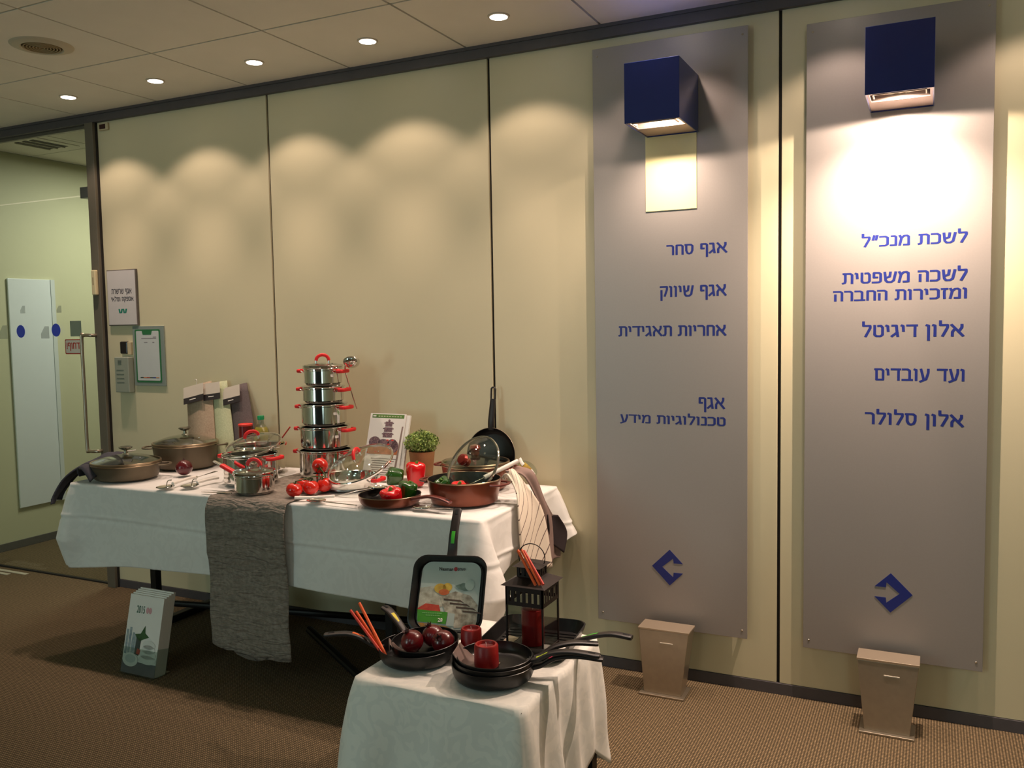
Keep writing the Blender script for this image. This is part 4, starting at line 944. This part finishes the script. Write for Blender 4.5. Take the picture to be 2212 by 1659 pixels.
mesh('blade', sweep(smoothpath([(-.05, .0, 0), (-.02, .0, .001), (.03, .004, .001)], 4), lambda q: .004+.012*math.sin(min(q+.1, 1)*PI*.6), .0015, n=8), steel, kn, smooth=True)
mesh('knife_handle', sweep(smoothpath([(.03, .004, .001), (.07, .008, .002), (.10, .012, .002)], 4), .010, .005, n=10), steel, kn, smooth=True)
flat_tool('serving spoon with white handle resting its head in the copper frying pan', (-1.925, -.575, .803), .026, 1.5, [(-1.945, -.58, .806), (-2.0, -.60, .795), (-2.10, -.635, .770)], [(-2.09, -.632, .773), (-2.16, -.66, .768), (-2.235, -.69, .768)], white_pl, name='serving_spoon')
flat_tool('slotted steel turner with wire shaft at the very front table edge', (-2.125, -.700, z), .034, 1.2, [(-2.10, -.70, z+.004), (-2.02, -.705, z+.004), (-1.93, -.71, z+.004)], None, None, name='slotted_turner', slots=3)
flat_tool('steel serving fork head poking out below the copper handle', (-1.675, -.66, z), .024, 1.5, [(-1.655, -.655, z+.004), (-1.60, -.64, z+.004), (-1.56, -.63, z+.004)], None, None, name='serving_fork', slots=2)
# white-handled utensil on the right + packaged spatula
t = thing('white_spatula', 'utensil with white handle sticking out of the copper saute pan', 'utensil', (-1.545, -.500, .838))
d = Vector((.115, .13, .065))
mesh('grip', sweep(smoothpath([d*.25, d*.6, d*1.05], 4), .020, .016, n=14, pw=2.6), white_pl, t, smooth=True)
mesh('shaft', sweep([Vector((-.06, -.05, -.03)), Vector((-.02, -.02, -.01)), d*.28], .006, .003, n=8), steel, t, smooth=True)
t = thing('packaged_utensil', 'clear pack with yellow and white insert lying on the towels at the right', 'package', mat=frame((-1.412, -.300, .866), (-.25, -.75, .6), (.85, 0, -.6)))
fl(ell(0, 0, .060, .026, 28), 0, clear, 'clear_blister', t, .002)
fl([(-.05, -.008), (-.01, -.018), (.025, -.014), (.02, .010), (-.03, .014)], .003, mat('insert_yellow', srgb(206, 180, 70), .5, noise=.5, nscale=50, col2=srgb(150, 110, 40)), 'yellow_insert', t)
fl([(.022, -.016), (.05, -.012), (.056, .002), (.02, .010)], .003, white_pl, 'white_insert', t)
mesh('arm', sweep([(-.07, .012, .004), (-.045, .004, .006), (-.028, -.0, .004)], .014, .006, n=10, pw=2.6), white_pl, t, smooth=True)

# ================================================================== TOWELS
def ribbon(left, right, nu=14, k=6, folds=0, amp=0, up=Vector((0, 0, 0))):
    Lp, Rp = smoothpath(left, k), smoothpath(right, k); bm = bmesh.new(); rows = []
    for j, (a, b) in enumerate(zip(Lp, Rp)):
        d = (b-a); t = (Lp[min(j+1, len(Lp)-1)]-Lp[max(j-1, 0)]).normalized(); nn = d.cross(t); nn.normalize() if nn.length else None
        row = []
        for i in range(nu+1):
            f = i/nu; p = a.lerp(b, f)+nn*amp*math.sin(f*PI*folds+j*.12)+nn*amp*1.2*math.sin(f*PI)
            row.append(bm.verts.new(p))
        rows.append(row)
    uv = bm.loops.layers.uv.new('UVMap')
    for j, (a, b) in enumerate(zip(rows, rows[1:])):
        for i in range(nu):
            f = bm.faces.new([a[i], a[i+1], b[i+1], b[i]])
            for lp, (u, v) in zip(f.loops, ((i, j), (i+1, j), (i+1, j+1), (i, j+1))): lp[uv].uv = (u/nu, v/(len(rows)-1))
    return bm
def stripes():
    m = bpy.data.materials.new('striped_linen'); m.use_nodes = True; nt = m.node_tree; N = nt.nodes; L = nt.links; b = N['Principled BSDF']
    tc = N.new('ShaderNodeTexCoord'); sp = N.new('ShaderNodeSeparateXYZ'); L.new(tc.outputs['UV'], sp.inputs[0])
    def lin(kx, ky):
        a = N.new('ShaderNodeMath'); a.operation = 'MULTIPLY'; a.inputs[1].default_value = kx; L.new(sp.outputs['X'], a.inputs[0])
        c = N.new('ShaderNodeMath'); c.operation = 'MULTIPLY_ADD'; c.inputs[1].default_value = ky; L.new(sp.outputs['Y'], c.inputs[0]); L.new(a.outputs[0], c.inputs[2])
        f = N.new('ShaderNodeMath'); f.operation = 'FRACT'; L.new(c.outputs[0], f.inputs[0])
        g2 = N.new('ShaderNodeMath'); g2.operation = 'LESS_THAN'; g2.inputs[1].default_value = .09; L.new(f.outputs[0], g2.inputs[0]); return g2.outputs[0]
    a = lin(3.0, 10.5)
    mx = N.new('ShaderNodeMix'); mx.data_type = 'RGBA'; mx.inputs[6].default_value = srgb(226, 212, 194); mx.inputs[7].default_value = srgb(96, 72, 66); L.new(a, mx.inputs[0])
    L.new(mx.outputs[2], b.inputs['Base Color']); b.inputs['Roughness'].default_value = .85; return m
tow = thing('striped_towel', 'cream tea towel with thin dark stripes hanging over the right table end', 'towel', (0, 0, 0))
mesh('cloth', ribbon([(-1.475, -.41, .845), (-1.44, -.43, .866), (-1.375, -.475, .80), (-1.35, -.51, .70), (-1.345, -.515, .59), (-1.345, -.515, .50)],
                     [(-1.47, -.36, .84), (-1.43, -.40, .885), (-1.375, -.415, .84), (-1.345, -.33, .73), (-1.335, -.30, .62), (-1.33, -.275, .48)], folds=2.2, amp=.005), stripes(), tow, smooth='all', solid=.006)
mauve = mat('mauve_linen', srgb(142, 118, 110), .85, noise=.12, nscale=60)
tow = thing('mauve_towel', 'mauve-brown towel hanging behind the striped one at the right table end', 'towel', (0, 0, 0))
mesh('cloth', ribbon([(-1.45, -.42, .876), (-1.385, -.40, .862), (-1.350, -.345, .76), (-1.345, -.30, .655), (-1.342, -.28, .56), (-1.342, -.27, .49)],
                     [(-1.43, -.34, .880), (-1.365, -.345, .862), (-1.34, -.295, .749), (-1.325, -.215, .64), (-1.325, -.181, .566), (-1.325, -.20, .50)], folds=2, amp=.006), mauve, tow, smooth='all', solid=.006)
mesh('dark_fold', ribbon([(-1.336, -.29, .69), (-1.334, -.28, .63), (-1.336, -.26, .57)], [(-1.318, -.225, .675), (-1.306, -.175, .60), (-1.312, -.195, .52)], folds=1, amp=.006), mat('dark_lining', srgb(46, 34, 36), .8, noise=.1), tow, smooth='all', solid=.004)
tow = thing('grey_towel', 'dark blue-grey towel bunched beside the left casserole and hanging off the corner', 'towel', (0, 0, 0))
gt = mat('charcoal_cotton', srgb(58, 58, 68), .85, noise=.25, nscale=80)
mesh('hanging_end', ribbon([(-3.40, -.60, .79), (-3.47, -.63, .812), (-3.525, -.70, .765), (-3.555, -.745, .690), (-3.558, -.765, .655)],
                     [(-3.42, -.38, .79), (-3.50, -.44, .838), (-3.565, -.56, .790), (-3.585, -.66, .715), (-3.588, -.70, .665)], folds=2.4, amp=.012), gt, tow, smooth='all', solid=.008)
mesh('bunched_end', ribbon([(-3.34, -.735, .765), (-3.40, -.72, .800), (-3.46, -.69, .800), (-3.49, -.66, .765)], [(-3.40, -.50, .80), (-3.45, -.46, .842), (-3.50, -.44, .838), (-3.53, -.44, .80)], folds=3, amp=.014), gt, tow, smooth='all', solid=.008)
mesh('white_tag', ribbon([(-3.52, -.41, .842), (-3.50, -.40, .850)], [(-3.50, -.37, .842), (-3.48, -.36, .850)], nu=4, folds=0), white_pl, tow, solid=.002)

# ================================================================== FOREGROUND TABLE ITEMS
S0 = SZ+.004
BEFORE = set(C.objects)
orange = mat('inlay_orange', srgb(236, 110, 50), .5, noise=.04); yellow = mat('inlay_yellow', srgb(226, 206, 40), .5, noise=.04)
green = mat('inlay_green', srgb(60, 176, 40), .5, noise=.04); lime = mat('inlay_lime', srgb(190, 214, 40), .5, noise=.04); pink = mat('inlay_pink', srgb(214, 50, 90), .5, noise=.04)
def hp(R, H, L=.20, up=.03, bend=.012):
    return [(R-.012, 0, H-.012), (R+.02, 0, H-.002), (R+.06, 0, H+up*.7), (R+L*.62, 0, H+up), (R+L, 0, H+up*.8)]
label_m = mat('food_label', srgb(190, 170, 150), .4, noise=.6, nscale=25, col2=srgb(120, 90, 60))
def pan_sleeve(parent, R, a, w_=.05, name='card_sleeve'):
    """cardboard wrap over the pan rim"""
    c, s = math.cos(a), math.sin(a); T = lambda r, q, z: (r*c-q*s, r*s+q*c, z)
    L_ = [T(R*.2, -w_, .006), T(R*.66, -w_, .008), T(R*.95, -w_*.9, .038), T(R+.004, -w_*.85, .048), T(R+.006, -w_*.85, .02)]
    R2 = [T(R*.2, w_, .006), T(R*.66, w_, .008), T(R*.95, w_*.9, .038), T(R+.004, w_*.85, .048), T(R+.006, w_*.85, .02)]
    mesh(name, ribbon(L_, R2, nu=6, folds=0), mat('sleeve_grey', srgb(124, 104, 98), .45, noise=.15), parent, smooth='all', solid=.001)
pa = fry_pan('black frying pan with orange inlay on its left-pointing handle', .113, .045, (-1.375, -1.185, S0), rz=math.radians(200), hpts=hp(.113, .045, .165, .028), tagc=orange, tagpos=(.42, .66))
pan_sleeve(pa, .112, math.radians(-150+20)); 
fl(rrect(-.05, .05, -.05, .05, .01), .0045, label_m, 'label_card', pa, .0006)
pb = fry_pan('smaller black pan with yellow inlay nested in the orange-inlay pan', .100, .042, rz=0, mt=frame((-1.355, -1.168, S0+.016), (-.02, -.05, 1), (-.93, .40, 0)), hpts=[(.088, 0, .030), (.115, 0, .042), (.15, 0, .064), (.185, 0, .082), (.215, 0, .088)], tagc=yellow, tagpos=(.40, .66))
pan_sleeve(pb, .100, math.radians(60), .03)
pom = mat('pomegranate_skin', srgb(120, 16, 22), .28, noise=.4, nscale=8, coat=.4, col2=srgb(70, 10, 16))
def pomegranate(label, c, R=.034, tilt=(0, 0, 1)):
    t = thing('pomegranate', label, 'pomegranate', mat=frame(c, tilt), group='three pomegranates in the pan')
    mesh('fruit', ball(R, seg=28, sc=(1, 1, .95)), pom, t, smooth='all')
    bm = bmesh.new(); lathe([(.004, R*.90), (.008, R*.95), (.0095, R*1.12), (.008, R*1.12), (.005, R*.98)], 14, bm)
    for k in range(6):
        a = k*PI/3; vs = [bm.verts.new(p) for p in ((.0095*math.cos(a-.3), .0095*math.sin(a-.3), R*1.1), (.0095*math.cos(a+.3), .0095*math.sin(a+.3), R*1.1), (.014*math.cos(a), .014*math.sin(a), R*1.28))]; bm.faces.new(vs)
    mesh('crown', bm, mat('crown_brown', srgb(60, 24, 18), .6, noise=.2), t, smooth=True)
pomegranate('left pomegranate in the small nested pan', (-1.388, -1.190, S0+.054), .034, (-.3, -.3, .8))
pomegranate('rear pomegranate behind the other two in the small nested pan', (-1.350, -1.135, S0+.058), .033, (-.35, -.1, .9))
pomegranate('right pomegranate with its dark crown facing the viewer', (-1.302, -1.158, S0+.054), .034, (.1, -.75, .5))
def stick(label, a, b, m, group):
    o = mesh('orange_stick', rod(a, b, .0044, 10), m, smooth=True); tag(o, label, 'stick', group)
so, sr = mat('stick_orange', srgb(236, 96, 36), .5, noise=.05), mat('stick_red', srgb(214, 62, 44), .5, noise=.05)
a_ = Vector((-1.425, -1.262, S0+.012))
stick('brightest orange stick of the trio leaning out of the left pan', (-1.580, -1.180, .592), a_+Vector((.004, -.003, .004)), so, 'orange sticks in the left pan')
stick('reddish stick, leftmost of the trio leaning out of the left pan', (-1.590, -1.212, .578), a_+Vector((-.006, -.002, .008)), sr, 'orange sticks in the left pan')
stick('middle stick of the trio leaning out of the left pan', (-1.578, -1.200, .572), a_+Vector((-.001, .004, .003)), so, 'orange sticks in the left pan')
for k, (p, q, m_, l_) in enumerate((((-1.105, -1.058, .768), (-1.034, -1.052, .686), so, 'lowest of three orange sticks resting on the lantern roof'), ((-1.093, -1.058, .770), (-1.020, -1.052, .688), so, 'middle one of three orange sticks resting on the lantern roof'), ((-1.087, -1.056, .768), (-1.010, -1.052, .690), sr, 'redder right-hand one of three orange sticks resting on the lantern roof'))):
    p, q = Vector(p), Vector(q); p.y -= .008; q.y -= .055; p.z += .006; q.z += .006; p.x += .006; q.x += .010; p.y -= -.004
    stick(l_, p, q, m_, 'orange sticks on the lantern')
# right stack of three pans
A0 = math.radians(12)
p1 = fry_pan('lowest black pan of the right-hand stack, pink inlay on its handle', .116, .046, (-1.108, -1.215, S0), rz=math.radians(14), hpts=hp(.116, .046, .19, .030), tagc=pink, tagpos=(.36, .46))
p2 = fry_pan('middle black pan of the right-hand stack under the lime-inlay pan', .112, .042, (-1.106, -1.213, S0+.016), rz=math.radians(30), hpts=hp(.112, .042, .18, .030), group=None)
p3 = fry_pan('uppermost black pan of the right-hand stack with lime inlay and red candle', .106, .036, (-1.104, -1.213, S0+.030), rz=math.radians(10), hpts=hp(.106, .036, .19, .026), tagc=lime, tagpos=(.24, .42))
pan_sleeve(p3, .106, math.radians(185), .05); fl([(-.07, -.05), (.0, -.06), (.01, .02), (-.06, .04)], .0045, label_m, 'label_card', p3, .0006)
# candles
wax = mat('red_wax', srgb(150, 16, 16), .4, noise=.12, nscale=20)
def candle(label, c, R=.034, H=.066):
    t = thing('pillar_candle', label, 'candle', c, group='red pillar candles')
    mesh('wax', lathe([(0, 0), (R, 0), (R+.001, .004), (R, H-.004), (R-.003, H), (R-.008, H), (R-.011, H-.008), (R*.3, H-.012), (0, H-.012)], 40), wax, t, smooth=True, ang=50)
    mesh('wick', sweep([(0, 0, H-.012), (.0005, 0, H-.004), (-.001, 0, H+.004)], .0016, n=6), white_pl, t)
candle('red pillar candle standing in the uppermost pan, in front', (-1.125, -1.222, S0+.0345), .0335, .062)
candle('red pillar candle standing behind the pan stack, below the square grill pan', (-1.232, -1.112, S0), .0305, .090)
# square griddle pans
def square_pan(bm, S, H, r, rb, th=.003, outer=True):
    def ring(s, z, rr): return [bm.verts.new((x, y, z)) for x, y in rrect(-s, s, -s, s, rr, 6)]
    lv = [(S*.86, 0, r*.9), (S*.90, .003, r), (S*.98, H*.75, r), (S, H, r), (S-.004, H+.001, r), (S*.93, H*.6, r*.95), (S*.86, .006, r*.85)]
    R = [ring(*l) for l in lv]
    bm.faces.new(R[0][::-1])
    for a, b in zip(R, R[1:]):
        for i in range(len(a)): bm.faces.new([a[i-1], a[i], b[i], b[i-1]])
    bm.faces.new(R[-1])
    return bm
def griddle(label, mt, S, H, hpts, tagc, tagpos):
    t = thing('square_grill_pan', label, 'pan', mat=mt)
    mesh('pan_body', square_pan(bmesh.new(), S, H, .045, 0), black_ns, t, smooth=True, ang=35)
    for k in range(9): 
        y = (k-4)*.0235; mesh('grill_rib', B(-S*.8, S*.8, y-.003, y+.003, .006, .0085), black_ns, t)
    bar_handle(t, hpts, m=black_pl, tagc=tagc, tagpos=tagpos, w0=.034, w1=.030, t0=.014)
    return t
# upright one leaning against the big table, label sheet inside
n_ = Vector((.20, -.82, .50)).normalized()
gm = frame((-1.400, -.945, 0.554), n_, (.95, .26, 0))
# local y points up the pan
gp = griddle('square black grill pan with printed food label leaning on the table front', gm, .124, .036, [(0, .120, .028), (.0, .145, .028), (.0, .185, .034), (0, .245, .028), (0, .288, .018)], green, (.38, .62))
zz = .0105
fl(rrect(-.100, .100, -.110, .108, .035, 7), zz, mat('label_white', srgb(206, 214, 206), .4, noise=.08, nscale=4, col2=srgb(176, 190, 182)), 'food_label_card', gp, .001)
lab = [c for c in gp.children if c.name.startswith('food_label_card')][0]
def lp(pts, k, m, name, parent=lab): return fl(pts, zz+.001+.0004*k, m, name, parent, .0004)
def tx(s, x0, x1, y0, y1, m, heb=False, k=8, off=.01):
    o = text(s, x0, x1, y0, y1, m, lab, hebrew=heb, off=off, th=.0005)
    for v in o.data.vertices: v.co = Vector((v.co.x, v.co.z, zz+.001+.0004*k-v.co.y))
inkk = mat('black_ink', srgb(40, 40, 44), .5, noise=.02)
tx('Naaman', -.042, .006, .078, .089, inkk); tx('נעמן', .022, .046, .078, .088, inkk, True, off=.015)
lp(ell(.014, .084, .006, .007, 14), 8, mat('logo_red', srgb(170, 50, 56), .5, noise=.05), 'logo_flower')
pf = lambda n, c, c2, s=60: mat(n, srgb(*c), .45, noise=.5, nscale=s, col2=srgb(*c2))
lp([(-.100, .02), (-.05, .028), (.0, .015), (.01, -.03), (-.06, -.05), (-.100, -.045)], 1, pf('print_fish', (206, 204, 186), (160, 150, 130)), 'printed_food')
lp([(-.030, -.008), (.02, .012), (.07, .0), (.098, -.03), (.098, -.095), (.03, -.105), (-.005, -.06)], 2, pf('print_fish2', (198, 194, 176), (120, 108, 90)), 'printed_fish')
for k in range(4):
    x = -.005+.022*k; lp([(x-.012, -.012-.012*k), (x+.045, -.016-.012*k), (x+.06, -.026-.012*k), (x+.045, -.021-.012*k), (x-.01, -.018-.012*k)], 3, mat('print_char', srgb(84, 66, 54), .5, noise=.3, nscale=90), 'printed_stripe')
for (x, y, rx, ry) in ((-.032, .020, .020, .016), (-.008, .024, .016, .014)): lp(ell(x, y, rx, ry, 16), 3, pf('print_yellow', (224, 190, 80), (196, 150, 60)), 'printed_mango')
lp(ell(-.018, .008, .018, .010, 16), 4, pf('print_orange', (212, 120, 60), (190, 90, 50)), 'printed_carrot')
lp([(.018, .030), (.045, .040), (.068, .034), (.075, .018), (.050, .014), (.030, .020)], 3, pf('print_leaf', (70, 96, 82), (120, 140, 130)), 'printed_leaf')
lp([(-.100, -.046), (-.075, -.030), (-.030, -.034), (-.022, -.056), (-.10, -.058)], 3, pf('print_tomato', (206, 84, 54), (180, 50, 40)), 'printed_tomato')
lp(ell(.066, .034, .016, .018, 20), 4, mat('print_disc', srgb(176, 194, 184), .5, noise=.05), 'printed_badge')
lp([(-.100, -.050), (.002, -.056), (-.001, -.094), (-.096, -.088)], 5, mat('print_green', srgb(70, 150, 36), .5, noise=.08), 'green_banner')
tx('28', -.028, -.012, -.088, -.076, white_pl, k=9, off=.02)
bm = bmesh.new()
for k, (a, b, y) in enumerate(((-.082, -.014, -.062), (-.07, -.02, -.069))):
    for q in range(int((b-a)/.006)): poly([(a+.006*q, y), (a+.0045+.006*q, y), (a+.0045+.006*q, y+.003), (a+.006*q, y+.003)], 0, .0003, bm)
for v in bm.verts: v.co = Vector((v.co.x, v.co.z, zz+.0036-v.co.y))
mesh('banner_print', bm, mat('banner_pale', srgb(130, 190, 110), .5, noise=.02), lab)
lp([(.004, -.058), (.026, -.06), (.026, -.10), (.0, -.098)], 6, mat('print_pale', srgb(176, 190, 184), .5, noise=.1), 'pale_patch')
lp([(-.094, -.092), (-.06, -.094), (-.0, -.100), (.02, -.108), (-.05, -.110), (-.08, -.108)], 6, pf('print_mango2', (190, 130, 60), (120, 110, 40)), 'printed_vegetables')
# lying one with the lantern in it
g2m = frame((-1.105, -.945, S0), (0, 0, 1), (math.cos(.12), math.sin(.12), 0))
g2 = griddle('square black grill pan lying at the back with the lantern standing in it', g2m, .135, .040, [(0, 0, 0)]*2, None, (0, 1)) if False else None
t = thing('square_grill_pan', 'square black grill pan lying at the back with the lantern standing in it', 'pan', mat=g2m)
mesh('pan_body', square_pan(bmesh.new(), .138, .042, .045, 0), black_ns, t, smooth=True, ang=35)
for k in range(9):
    y = (k-4)*.0235; mesh('grill_rib', B(-.11, .11, y-.003, y+.003, .006, .0085), black_ns, t)
bar_handle(t, [(.128, -.03, .030), (.16, -.035, .045), (.21, -.045, .066), (.26, -.055, .078), (.315, -.063, .076)], m=black_pl, tagc=lime if False else green, tagpos=(.28, .50), w0=.024, w1=.028, t0=.014)
fl([(-.10, -.10), (-.02, -.10), (.0, .0), (-.09, .03)], .0095, label_m, 'label_card', t, .0006)
fl(rrect(.055, .118, -.10, -.02, .02), .0095, white_pl, 'white_card', t, .0006)
mesh('card_strut', B(.04, .056, -.11, -.02, .010, .020), mat('card_dark', srgb(60, 40, 34), .6, noise=.1), t)
# lantern
iron = mat('lantern_iron', srgb(40, 28, 24), .5, .4, noise=.3, nscale=40)
lt = thing('lantern', 'dark metal lantern with slotted band and ring handle on the low table', 'lantern', (-1.090, -.985, S0+.0095))
w_ = .0605; lt.scale = (1, 1, .93)
mesh('base', B(-w_, w_, -w_, w_, 0, .012), iron, lt, bevel=.002)
for sx in (-1, 1):
    for sy in (-1, 1): mesh('post', B(sx*w_-.005 if sx > 0 else -w_, sx*w_ if sx > 0 else -w_+.005, (w_-.005) if sy > 0 else -w_, w_ if sy > 0 else -w_+.005, .012, .222), iron, lt)
def slotted(z0, z1, hw, n, sl, name, m_=.010):
    bm = bmesh.new(); t_ = .0015
    for side in range(4):
        Mx = Matrix.Rotation(side*PI/2, 4, 'Z')
        box(bm, -hw, hw, -hw, -hw+t_, z0, z0+m_, M=Mx); box(bm, -hw, hw, -hw, -hw+t_, z1-m_, z1, M=Mx)
        xs_ = [-hw]; tot = 2*hw; wbar = (tot-n*sl)/(n+1)
        for k in range(n+1):
            a = -hw+k*(wbar+sl); box(bm, a, a+wbar, -hw, -hw+t_, z0+m_, z1-m_, M=Mx)
    return mesh(name, bm, iron, lt)
slotted(.152, .212, w_, 6, .0075, 'slotted_band', .013)
for side in range(4):
    Mx = Matrix.Rotation(side*PI/2, 4, 'Z'); mesh('glass_pane', B(-w_+.005, w_-.005, -w_+.002, -w_+.004, .012, .15, M=Mx), clear, lt)
bm = bmesh.new()
def frus(bm, a, z0, b, z1):
    lo = [bm.verts.new((x*a, y*a, z0)) for x, y in ((-1, -1), (1, -1), (1, 1), (-1, 1))]; hi = [bm.verts.new((x*b, y*b, z1)) for x, y in ((-1, -1), (1, -1), (1, 1), (-1, 1))]
    bm.faces.new(lo[::-1]); bm.faces.new(hi)
    for i in range(4): bm.faces.new([lo[i], lo[(i+1) % 4], hi[(i+1) % 4], hi[i]])
    return bm
mesh('roof', frus(bmesh.new(), .072, .216, .035, .238), iron, lt, bevel=.001)
slotted(.236, .272, .034, 4, .006, 'chimney', .006)
mesh('chimney_core', B(-.020, .020, -.020, .020, .236, .270), iron, lt)
mesh('small_roof', frus(bmesh.new(), .046, .272, .012, .286), iron, lt, bevel=.001)
mesh('ring_handle', sweep([(.043*math.cos(a), 0, .296+.043*math.sin(a)) for a in [(-.42+(PI+.84)*i/28) for i in range(29)]], .0032, n=8, up=(0, 1, 0)), iron, lt, smooth=True)
candle_in = thing('pillar_candle', 'dark red candle inside the metal lantern', 'candle', (-1.090, -.985, S0+.022), group='red pillar candles')
mesh('wax', lathe([(0, 0), (.034, 0), (.034, .105), (.028, .108), (0, .102)], 36), wax, candle_in, smooth=True, ang=50)
mesh('wick', sweep([(0, 0, .10), (0, 0, .105), (.001, 0, .112)], .0016, n=6), white_pl, candle_in)

for o_ in [o for o in C.objects if o not in BEFORE and o.parent is None and o is not gp]:
    bpy.context.view_layer.update(); o_.matrix_world = Matrix.Translation((.020, -.038, 0)) @ o_.matrix_world
# ================================================================== LEAFLET BOX ON THE FLOOR
lb = thing('leaflet_holder', 'clear holder of white 2015 leaflets standing on the carpet under the table', 'leaflet holder', (-2.955, -.865, 0))
Ln = Matrix.Rotation(math.radians(-13), 4, 'X')
def LB(*a): return B(*a, M=Ln)
mesh('base', B(-.10, .10, -.005, .085, 0, .004), clear, lb)
bm = bmesh.new(); box(bm, -.102, .102, -.003, 0, .004, .11, M=Ln); box(bm, -.102, -.099, 0, .06, .004, .12, M=Ln); box(bm, .099, .102, 0, .06, .004, .12, M=Ln); box(bm, -.102, .102, .06, .063, .004, .14, M=Ln)
mesh('acrylic_tray', bm, clear, lb)
for k in range(5): mesh('leaflet', LB(-.097, .097, .004+.0115*k, .0152+.0115*k, .006+(.0 if k == 0 else .0), .325+(.006*k)), paper, lb)
front = Matrix.Rotation(math.radians(-13), 4, 'X')
def pr_(pts, m_, name, k=0):
    bm = poly(pts, .0036-.0004*k, .0004)
    for v in bm.verts: v.co = front @ v.co
    return mesh(name, bm, m_, lb)
def ptx(s, x0, x1, z0, z1, m_):
    o = text(s, x0, x1, z0, z1, m_, lb, y=.0032, off=.0, th=.0004)
    for v in o.data.vertices: v.co = front @ v.co
ptx('2015', -.050, -.004, .252, .282, mat('year_green', srgb(40, 96, 70), .5, noise=.02))
for k in range(2): pr_(ell(.012+.016*k, .267, .008, .013, 14), mat('year_pink', srgb(214, 160, 166), .5, noise=.02), 'pink_figure', 1)
for k, (x, h) in enumerate(((-.085, .10), (-.068, .11), (-.05, .09), (-.036, .085))): pr_([(x-.007, .08), (x+.007, .08), (x+.006, .08+h), (x-.006, .08+h)], mat('print_glass', srgb(120, 136, 150), .5, noise=.5, nscale=70, col2=srgb(170, 180, 178)), 'printed_glass')
pr_([(-.04, .165), (-.01, .17), (.012, .205), (.016, .175), (.04, .16), (.018, .152), (-.01, .14), (-.03, .15)], mat('print_herb', srgb(56, 96, 44), .5, noise=.4, nscale=60), 'printed_herb', 1)
pr_([(-.032, .085), (-.008, .08), (-.002, .15), (-.030, .15)], mat('print_dark', srgb(60, 70, 66), .5, noise=.3), 'printed_vase', 1)
pr_([(-.022, .088), (-.002, .085), (.0, .105), (-.018, .11)], mat('print_chili', srgb(190, 60, 44), .5, noise=.1), 'printed_chili', 2)
wd = mat('print_dish', srgb(222, 222, 216), .5, noise=.12, nscale=30)
for z_, rx in ((.130, .036), (.112, .038), (.090, .046), (.070, .05)): pr_(ell(.045, z_, rx, .018, 20), wd, 'printed_bowl', 3)
pr_([(-.097, .005), (.097, .005), (.097, .055), (-.097, .055)], mat('print_slate', srgb(96, 98, 104), .5, noise=.2), 'printed_tabletop', 1)
pr_(ell(-.050, .060, .044, .028, 24), wd, 'printed_plate', 3)
pr_(ell(-.050, .064, .030, .017, 24), mat('print_plate2', srgb(190, 196, 194), .5, noise=.1), 'printed_plate', 4)
